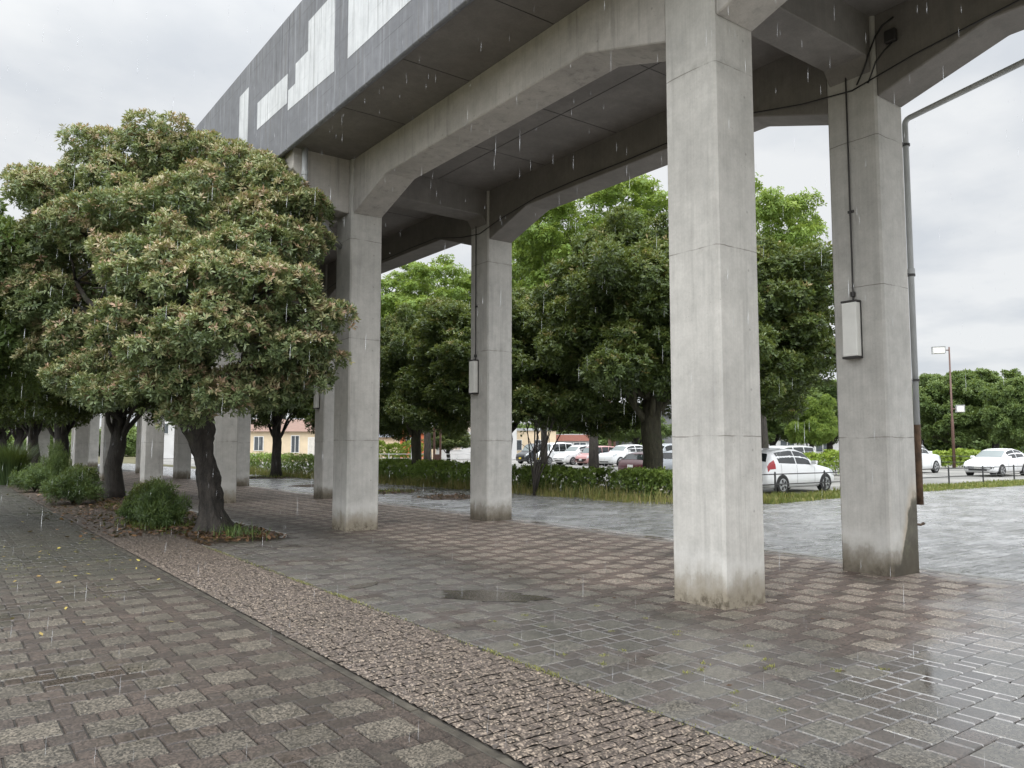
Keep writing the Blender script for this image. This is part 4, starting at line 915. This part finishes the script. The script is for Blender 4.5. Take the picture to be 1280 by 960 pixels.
def car(label, style, col, X, Y, heading, LN=4.0, WD=1.70, HT=1.5, yellow=False, name='parked_car', glass='glass', group='cars parked in the car park', z=-.03, cat='car'):
    S = ST[style]; st_ = np.array(S['st']); hs = HT / max(st_[:, 2])
    t = thing(name, label, cat, (X, Y, z), heading, group)
    fr = np.unique(np.concatenate([np.linspace(0, 1, 49), st_[:, 0]]))
    def sec(f):
        sh, rf, wf, rfw = (np.interp(f, st_[:, 0], st_[:, i]) for i in (1, 2, 3, 4))
        # ease the kinks a little
        w_ = WD / 2 * wf; sh *= hs; rf *= hs; zb = .20 if .05 < f < .95 else .26
        wr_ = WD / 2 * rfw * min(1, wf + .05)
        return [(w_ * .86, zb), (w_ * .985, zb + .10), (w_, zb + .28), (w_ * .995, sh - .14), (w_ * .965, sh), ((w_ * .965 + wr_) / 2 + .012, (sh + rf) / 2), (wr_, rf - .055 * min(1, (rf - sh) / .2)), (wr_ * .82, rf - .018 * min(1, (rf - sh) / .2)), (wr_ * .4, rf), (0, rf)]
    xs = [LN * (.5 - f) for f in fr]
    mb = MB(); ring = []
    for f, x in zip(fr, xs):
        s = sec(f); pts = [(x, -a, c) for a, c in s] + [(x, a, c) for a, c in reversed(s[:-1])]; ring.append(pts)
    n = len(ring[0]); vs_ = [p for r_ in ring for p in r_]
    fs_ = [(i * n + k, i * n + k + 1, (i + 1) * n + k + 1, (i + 1) * n + k) for i in range(len(ring) - 1) for k in range(n - 1)]
    fs_ += [(i * n, (i + 1) * n, (i + 1) * n + n - 1, i * n + n - 1) for i in range(len(ring) - 1)]
    fs_ += [tuple(range(n)), tuple((len(ring) - 1) * n + k for k in range(n))]
    mb.add(vs_, fs_); mb.build('body', PT[col], t, smooth=True)
    def lerp_sec(f, u):   # point on the half section at parameter u in index units
        s = sec(f); i = min(int(u), len(s) - 2); a = u - i
        return (s[i][0] * (1 - a) + s[i + 1][0] * a, s[i][1] * (1 - a) + s[i + 1][1] * a)
    def glasspatch(nm, f0, f1, off, across, par=None, slope=0.0):
        g = MB(); nf = 8; P = []
        for i in range(nf + 1):
            f = f0 + (f1 - f0) * i / nf; row = []
            for j in range(-6, 7):
                u = 9 - abs(j) / 6 * across; y, zz = lerp_sec(f, u); row.append((LN * (.5 - f) + off[0], math.copysign(y, j) if j else 0, zz + off[1]))
            P.append(row)
        m_ = len(P[0]); g.add([p for r_ in P for p in r_], [(i * m_ + k, i * m_ + k + 1, (i + 1) * m_ + k + 1, (i + 1) * m_ + k) for i in range(nf) for k in range(m_ - 1)])
        return g.build(nm, M[glass if nm == 'windscreen' else 'glass'], t, smooth=True)
    glasspatch('windscreen', S['ws'][0] + .008, S['ws'][1] - .004, (.006, .008), 2.75)
    glasspatch('rear_window', S['rw'][0], S['rw'][1], (-.008, .006), 2.65)
    for sgn in (-1, 1):
        for (f0, f1) in S['sw']:
            g = MB(); nf = 6; P = []
            for i in range(nf + 1):
                f = f0 + (f1 - f0) * i / nf
                s = sec(f); u1 = 5.85
                row = []
                for j in range(4):
                    u = 4.12 + (u1 - 4.12) * j / 3; y, zz = lerp_sec(f, u); row.append((LN * (.5 - f), sgn * (y + .005), zz))
                P.append(row)
            g.add([p for r_ in P for p in r_], [(i * 4 + k, i * 4 + k + 1, (i + 1) * 4 + k + 1, (i + 1) * 4 + k) for i in range(nf) for k in range(3)])
            g.build('side_window', M['glass'], t, smooth=True)
        sm3 = MB()
        for fq_ in (S['sw'][0][0] - .045, (S['sw'][0][1] + S['sw'][1][0]) / 2, S['sw'][1][1] - .02):
            pa, pb = [], []
            for j in range(8):
                y, zz = lerp_sec(fq_, 1.2 + 2.75 * j / 7); pa.append((LN * (.5 - fq_) - .006, sgn * (y + .0035), zz)); pb.append((LN * (.5 - fq_) + .006, sgn * (y + .0035), zz))
            sm3.add(pa + pb, [(j, j + 1, j + 9, j + 8) for j in range(7)])
        sm3.build('door_seam', M['blacktrim'], t)
        yw = WD / 2
        for wf in S['wb']:
            x = LN * (.5 - wf); rw_ = S['wr']
            a = MB(); q = [(x + (rw_ + .045) * math.cos(an), .30 + (rw_ + .045) * math.sin(an)) for an in np.linspace(-.15, math.pi + .15, 20)]
            a.prism(q, 'y', sgn * (yw - .10), sgn * (yw + .003)); a.build('wheel_arch', M['blacktrim'], t)
            wh = MB().tube([(x, sgn * (yw - .17), rw_), (x, sgn * (yw + .004), rw_), (x, sgn * (yw + .016), rw_)], [rw_, rw_, rw_ * .93], 24).build('wheel', M['tyre'], t)
            rm = MB().tube([(x, sgn * (yw + .010), rw_), (x, sgn * (yw + .020), rw_)], [rw_ * .70, rw_ * .66], 20)
            rim = rm.build('rim', M['rim'], wh)
            sp2 = MB()
            for s5 in range(5):
                an = s5 * 1.2566 + .6; c_, s_ = math.cos(an), math.sin(an)
                sp2.prism([(x + .22 * rw_ * math.cos(an - .5), rw_ + .22 * rw_ * math.sin(an - .5)), (x + .60 * rw_ * math.cos(an - .28), rw_ + .60 * rw_ * math.sin(an - .28)), (x + .60 * rw_ * math.cos(an + .28), rw_ + .60 * rw_ * math.sin(an + .28)), (x + .22 * rw_ * math.cos(an + .5), rw_ + .22 * rw_ * math.sin(an + .5))], 'y', sgn * (yw + .018), sgn * (yw + .0225))
            sp2.build('rim_opening', M['blacktrim'], wh)
        # mirror
        fm = S['ws'][0] + .085; s = sec(fm); x = LN * (.5 - fm)
        m_ = MB().box(x - .05, x + .05, sgn * s[4][0] if sgn > 0 else sgn * (s[4][0] + .20), sgn * (s[4][0] + .20) if sgn > 0 else sgn * s[4][0], s[4][1] + .04, s[4][1] + .17)
        m_.build('wing_mirror', PT[col], t, bevel=.03, seg=2)
        # lamps follow the body: short strips of the loft pushed out
        def lamp(nm, f0, f1, u0, u1, m, off):
            g = MB(); P = []
            for i in range(5):
                f = f0 + (f1 - f0) * i / 4; P.append([])
                for j in range(5):
                    y, zz = lerp_sec(f, u0 + (u1 - u0) * j / 4); P[-1].append((LN * (.5 - f) + off, sgn * (y + .006), zz + .004))
            g.add([p for r_ in P for p in r_], [(i * 5 + k, i * 5 + k + 1, (i + 1) * 5 + k + 1, (i + 1) * 5 + k) for i in range(4) for k in range(4)])
            g.build(nm, m, t, smooth=True)
        lamp('headlight', .012, .12, 3.0, 4.3, M['headlamp'], .006)
        lamp('tail_light', .90, .985, 2.9, 4.6, M['tail'], -.006)
        hz = sec(.02)[4][1]
    # bumper trim and plates
    zf = .46 * hs * 1.05
    MB().box(LN * .5 - .05, LN * .5 + .006, -WD * .27, WD * .27, .30, .40).build('grille', M['blacktrim'], t, bevel=.012)
    MB().box(LN * .5 - .03, LN * .5 + .012, -.165, .165, .42, .56).build('number_plate', M['plate_y' if yellow else 'plate_w'], t)
    MB().box(-LN * .5 - .012, -LN * .5 + .03, -.165, .165, .60, .74).build('number_plate', M['plate_y' if yellow else 'plate_w'], t)
    MB().box(-LN * .5 - .008, -LN * .5 + .05, -WD * .33, WD * .33, .27, .36).build('rear_bumper_trim', M['blacktrim'], t, bevel=.012)
    return t
PI = math.pi
car('white hatchback with red tail light parked by the black rail between the two nearest piers', 'hatch', 'white', 24.05, 16.45, .0, 4.05, 1.70, 1.53, glass='glass_pale')
car('white wedge shaped hatchback facing left behind the rail at the right', 'wedge', 'white', 45.6, 18.2, PI - .05, 4.0, 1.70, 1.46, glass='glass_pale')
car('cream hatchback cut by the right picture edge', 'hatch', 'cream', 48.4, 15.6, PI, 3.9, 1.68, 1.50)
car('white van roof showing above the nearer white hatchback', 'van', 'white', *at(975, 44), PI, 4.6, 1.75, 1.62)
car('white off-roader partly hidden by the stained pier and downpipe', 'suv', 'white', *at(1135, 46), 0, 4.3, 1.78, 1.75)
xr = 43.4
row = [('white off-roader with dark grille at the near end of the car row', 'suv', 'white', 44.0, 4.5, 1.84, 1.68, False), ('dusty pink boxy small car in the car row', 'van', 'pink', 46.7, 3.4, 1.48, 1.58, False), ('white estate car in the middle of the car row', 'wagon', 'white', 49.4, 4.6, 1.72, 1.64, False),
       ('white boxy small van with yellow plate in the car row', 'van', 'white', 52.0, 3.4, 1.48, 1.86, True), ('black small van with yellow plate at the far end of the car row', 'van', 'black', 54.6, 3.4, 1.48, 1.80, True)]
for (lb, sty, c_, y_, ln, wd, ht, yl_) in row: car(lb, sty, c_, xr + ln / 2 - 2.0, y_, PI, ln, wd, ht, yl_, glass='glass_pale')
car('dark red hatchback seen from behind left of the thick trunk', 'hatch', 'maroon', 27.6, 25.6, .06, 4.0, 1.70, 1.36)
car('silver estate car half hidden behind the thick mossy trunk', 'wagon', 'silver', 27.6, 23.3, 0, 4.4, 1.70, 1.42)
car('pale silver van far behind the thick trunk', 'van', 'silver', *at(832, 50), PI, 4.3, 1.7, 1.75)

# ------------------------------------------------------------------ fences, lamp posts, sign frame
def rail_fence(label, pts, h, rails, m, pr=.03, rr_=.018, name='rail_fence', step=2.0):
    t = thing(name, label, 'fence', (pts[0][0], pts[0][1], 0)); o = np.array(pts[0])
    for a, c in zip(pts[:-1], pts[1:]):
        a2, c2 = np.array(a) - o, np.array(c) - o; ln = np.linalg.norm(c2 - a2); n = max(1, round(ln / step))
        for i in range(n + 1):
            p = a2 + (c2 - a2) * i / n; MB().tube([(p[0], p[1], -.05), (p[0], p[1], h), (p[0], p[1], h + .04)], [pr, pr, pr * .5], 8).build('post', m, t)
        for z in rails: MB().tube([(a2[0], a2[1], z), (c2[0], c2[1], z)], rr_, 6).build('rail', m, t)
rail_fence('low black two-rail fence along the grass verge at the right', [(18.9, 15.1), (26.6, 14.75), (46, 14.05), (62, 13.8)], .72, (.36, .68), M['fenceblack'], step=2.6)
rail_fence('short black two-rail fence returning towards the thick trunk', [(18.3, 15.6), (18.45, 17.6)], .72, (.36, .68), M['fenceblack'])
rail_fence('black rail fence in front of the lime hedge by the lamp post', [at(1160, 52), at(1215, 50)], .9, (.5, .88), M['fenceblack'])
rail_fence('pale pipe fence along the far road between the middle piers', [at(430, 57), at(600, 57)], 1.0, (.35, .65, .95), M['whitefence'], step=1.6)
lp = thing('lamp_post', 'tall red-brown lamp post with two box lamps beside the lime hedge', 'lamp post', (*at(1190, 56), 0), -YAW - .35)
hT = zat(433, 56)
MB().tube([(0, 0, 0), (0, 0, 3.4), (0, 0, 3.5), (0, 0, hT)], [.105, .10, .075, .05], 12).build('pole', M['brownpole'], lp, smooth=True)
def head(x, z, w_):
    MB().tube([(0, 0, z), (x * .5, 0, z)], .04, 8).build('arm', M['brownpole'], lp)
    h = MB().box(x - w_, x + w_, -.24, .24, z - .23, z + .23).build('lamp_head', M['lampwhite'], lp, bevel=.03)
    f = MB()
    for sx in (-1, 1):
        for sy in (-1, 1): f.box(x + sx * w_ - .025, x + sx * w_ + .025, sy * .24 - .025, sy * .24 + .025, z - .24, z + .24)
    f.box(x - w_ - .03, x + w_ + .03, -.27, .27, z + .232, z + .27); f.build('lamp_frame', M['pipegrey'], h)
head(-.68, hT - .22, .40); head(.52, zat(511, 56), .24)
lp2 = thing('lamp_post', 'short red-brown lamp post in front of the dark grey building', 'lamp post', (*at(762, 76), 0), -YAW)
MB().tube([(0, 0, 0), (0, 0, zat(495, 76))], [.20, .16], 10).build('pole', M['brownpole'], lp2)
MB().tube([(.45, 0, 0), (.45, 0, zat(500, 76))], [.14, .12], 10).build('pole', M['brownpole'], lp2)
MB().box(.45, 1.1, -.08, .08, zat(527, 76), zat(524, 76)).build('arm', M['brownpole'], lp2)
MB().box(.75, 1.25, -.2, .2, zat(530, 76), zat(524, 76) - .02).build('lamp_head', M['lampwhite'], lp2, bevel=.04)
sf = thing('sign_frame', 'dark red twin-post sign frame with a low box between its posts', 'sign frame', (*at(546, 39), 0), -YAW)
for x in (-.13, .13):
    pass
MB().box(-.17, -.06, -.06, .06, 0, 3.2).build('post', M['brownpole'], sf, bevel=.01); MB().box(.14, .24, -.06, .06, 0, 3.2).build('post', M['brownpole'], sf, bevel=.01)
MB().box(-.06, .14, -.04, .04, 2.35, 2.45).build('cross_bar', M['brownpole'], sf); MB().box(-.06, .14, -.05, .05, .3, 1.15).build('box', M['brownpole'], sf, bevel=.01)
M['banner'] = plain('faded_red_banner_cloth', (.50, .13, .12), .8, var=.2); M['bannerw'] = plain('pale_banner_stripe', (.72, .60, .56), .8)
bn = thing('banner_flag', 'faded red upright banner on a pole left of the slim tree trunk', 'banner', (*at(515, 58), 0), -YAW)
MB().tube([(-.02, 0, 0), (-.02, 0, 2.3)], .025, 8).build('pole', M['whitefence'], bn)
ban = MB().box(0, .70, -.006, .006, .45, 2.25).build('cloth', M['banner'], bn); MB().box(.25, .45, -.010, .010, .6, 2.1).build('stripe', M['bannerw'], ban)

# ------------------------------------------------------------------ houses in the distance
M['wall_white'] = plain('white_render', (.52, .52, .52), .8, var=.06, scale=1); M['wall_cream'] = plain('cream_siding', (.66, .54, .38), .8, var=.08, scale=1.5); M['wall_orange'] = plain('orange_render', (.50, .14, .055), .8, var=.08, scale=1)
M['wall_grey'] = plain('grey_cladding', (.135, .138, .142), .7, var=.10, scale=.8); M['wall_lgrey'] = plain('light_grey_cladding', (.42, .43, .44), .7, var=.06); M['brickred'] = plain('brick_red_band', (.30, .13, .10), .8)
M['roof_slate'] = plain('slate_roof', (.085, .095, .115), .55, var=.15, scale=3); M['roof_brown'] = plain('brown_roof', (.20, .12, .09), .6, var=.15, scale=3)
M['pane'] = plain('window_pane', (.07, .08, .09), .1, spec=.7); M['curtain'] = plain('curtained_pane', (.42, .36, .30), .5); M['winframe'] = plain('window_frame', (.72, .72, .70), .5); M['shutter'] = plain('roller_shutter', (.60, .57, .52), .6)
def house(label, px, d, w_, dp_, h, wall, roof, rise, wins, rz=None, name='house', hip=False, over=.35, cat='house'):
    t = thing(name, label, cat, (*at(px, d), 0), -YAW - math.atan((px - 640) / FPX) * .6 if rz is None else rz)
    MB().box(-w_ / 2, w_ / 2, 0, dp_, 0, h).build('wall', M[wall], t)
    if rise > 0:
        a, c_ = w_ / 2 + over, dp_ + over
        if hip == 'front':   # gable end faces the viewer
            MB().add([(-a, -over, h - .1), (a, -over, h - .1), (a, c_, h - .1), (-a, c_, h - .1), (0, -over, h + rise), (0, c_, h + rise)], [(0, 4, 5, 3), (1, 2, 5, 4), (0, 3, 2, 1), (3, 5, 2)]).build('roof', M[roof], t)
            MB().add([(-w_ / 2, .0, h), (w_ / 2, .0, h), (0, .0, h + rise * .92), (-w_ / 2, .25, h), (w_ / 2, .25, h), (0, .25, h + rise * .92)], [(0, 1, 2), (3, 5, 4), (0, 2, 5, 3), (1, 4, 5, 2), (0, 3, 4, 1)]).build('gable', M[wall], t).location = (0, -over - .05, 0)
        else:
            i = a * .35 if hip else 0
            MB().add([(-a, -over, h - .05), (a, -over, h - .05), (a, c_, h - .05), (-a, c_, h - .05), (-a + i, dp_ / 2, h + rise), (a - i, dp_ / 2, h + rise)], [(0, 1, 5, 4), (2, 3, 4, 5), (1, 2, 5), (3, 0, 4), (0, 3, 2, 1)]).build('roof', M[roof], t)
    else: MB().box(-w_ / 2 - .15, w_ / 2 + .15, -.15, dp_ + .15, h + .002, h + .30).build('roof', M[roof], t)
    for (x, z, ww, hh, m) in wins:
        f = MB().box(x - ww / 2 - .07, x + ww / 2 + .07, -.06, -.004, z - .07, z + hh + .07).build('window', M['winframe'], t)
        MB().box(x - ww / 2, x - .03, -.075, -.062, z, z + hh).box(x + .03, x + ww / 2, -.075, -.062, z, z + hh).build('pane', M[m], f)
    return t
house('white two-storey house with curtained windows behind the twin-post frame', 585, 88, 11, 8, 5.6, 'wall_white', 'roof_slate', 1.8, [(.6, 3.1, 1.5, 1.2, 'curtain'), (-3.4, 3.2, 1.0, 1.2, 'pane'), (2.6, .8, 1.7, 1.6, 'pane'), (-1.5, 1.1, 1.4, 1.2, 'curtain'), (.9, .9, 1.2, 1.4, 'pane')], hip=True)
house('low white annex with a dark lean roof left of the white house', 548, 92, 7, 7, 4.6, 'wall_white', 'roof_slate', 1.2, [(-1.2, 2.6, 1.2, 1.1, 'pane'), (1.4, 1.0, 1.4, 1.3, 'pane')])
house('orange gabled little house with white windows behind the slim trunk', 515, 78, 2.3, 5, 2.75, 'wall_orange', 'roof_brown', 1.1, [(-.12, 1.75, .8, .55, 'pane')], hip='front', over=.12)
house('cream house under a large dark slate roof left of the orange house', 488, 86, 10, 9, 2.5, 'wall_cream', 'roof_slate', 3.0, [(-2, .9, 1.4, 1.0, 'pane'), (2.4, .9, 1.4, 1.0, 'pane')])
house('cream house with roller shutter behind the slim tree at left', 362, 78, 11, 8, 3.0, 'wall_cream', 'roof_brown', 1.3, [(-2.9, 1.1, .8, 1.3, 'pane'), (.6, .9, .7, 1.6, 'pane'), (3.0, .3, 2.2, 2.0, 'shutter')], hip=True)
house('white house seen between the far left piers', 225, 95, 9, 8, 5.2, 'wall_white', 'roof_slate', 1.5, [(-2, 3, 1.5, 1.2, 'pane'), (1.5, 3, 1.5, 1.2, 'pane'), (1.5, .8, 1.5, 1.4, 'pane')])
house('dark grey clad building with gabled end behind the car row', 800, 112, 17, 14, 6.0, 'wall_grey', 'wall_grey', 1.6, [(-6.2, .5, 1.6, 2.2, 'pane'), (-2.5, 3.2, 2.0, 1.2, 'pane')], name='office_building', hip='front', cat='building')
house('low light grey building with brick red band behind the car row', 706, 100, 7.5, 8, 2.7, 'wall_lgrey', 'wall_lgrey', 0, [(-1.5, .8, 1.5, 1.1, 'pane'), (1.9, .8, 1.5, 1.1, 'pane')], name='shop_building', cat='building')
bb = [o for o in C.objects if o.name.startswith('shop_building')][0]
MB().box(-3.9, 3.9, -.22, -.16, 2.1, 2.9).build('fascia_band', M['brickred'], bb)
house('cream building with flat roof behind the multi-stemmed shrub', 660, 98, 7, 8, 3.4, 'wall_cream', 'wall_lgrey', 0, [(-1.5, 1, 1.4, 1.2, 'pane'), (1.6, 1, 1.4, 1.2, 'pane')], name='shop_building', cat='building')
house('white house behind the pale young tree between the nearest piers', 1005, 84, 8, 7, 2.8, 'wall_white', 'roof_brown', 1.4, [(-1.8, .9, 1.4, 1.2, 'pane'), (1.8, .9, 1.4, 1.2, 'pane')])

# ------------------------------------------------------------------ far off greenery that reads as one mass
far = []
q_ = random.Random(77)
for px_ in range(-260, 1620, 13):
    for k_ in range(2):
        d_ = q_.uniform(112, 128) if px_ < 880 else q_.uniform(86, 100); X, Y = at(px_ + q_.uniform(-6, 6), d_); r_ = q_.uniform(1.3, 2.3)
        far.append((X, Y, q_.uniform(.6, 3.2) if px_ < 880 else q_.uniform(.6, 3.6), r_, r_, r_ * .9))
fq = crown('distant_trees', far, dens=11, nleaf=6, ll=.50, lw=.26, red=0, seed=91, under=.6, fill=.1)
prop(link('distant_trees', fq, M['leaf_far']), kind='stuff')

# ------------------------------------------------------------------ rain: falling drops
n = 2600
d = rng.uniform(2.2, 14, n); px = rng.uniform(-40, 1320, n); zz = rng.uniform(.2, 7.0, n)
V = []; F = []
for i in range(n):
    X, Y = at(px[i], d[i])
    if 4.9 < X < 11.3: continue          # the deck keeps this strip dry
    r_ = rng.uniform(.0004, .0008); ln = rng.uniform(.04, .09)
    k0 = len(V); V += [(X, Y, zz[i])] + [(X + r_ * math.cos(a), Y + r_ * math.sin(a), zz[i] + ln * .35) for a in (0, 1.571, 3.142, 4.712)] + [(X + .002, Y, zz[i] + ln)]
    for q in range(4): F.append((k0, k0 + 1 + (q + 1) % 4, k0 + 1 + q)); F.append((k0 + 5, k0 + 1 + q, k0 + 1 + (q + 1) % 4))
b = NB('rain_water'); b.set(Base_Color=(.9, .92, .95), Roughness=.15); b.b.inputs['Transmission Weight'].default_value = .6; M['rain'] = b.m
me = bpy.data.meshes.new('rain'); me.from_pydata(V, [], F); prop(link('rain', me, M['rain']), kind='stuff')
scene.cycles.max_bounces = 8; scene.cycles.diffuse_bounces = 4; scene.cycles.glossy_bounces = 3; scene.cycles.transmission_bounces = 3
scene.cycles.use_denoising = True
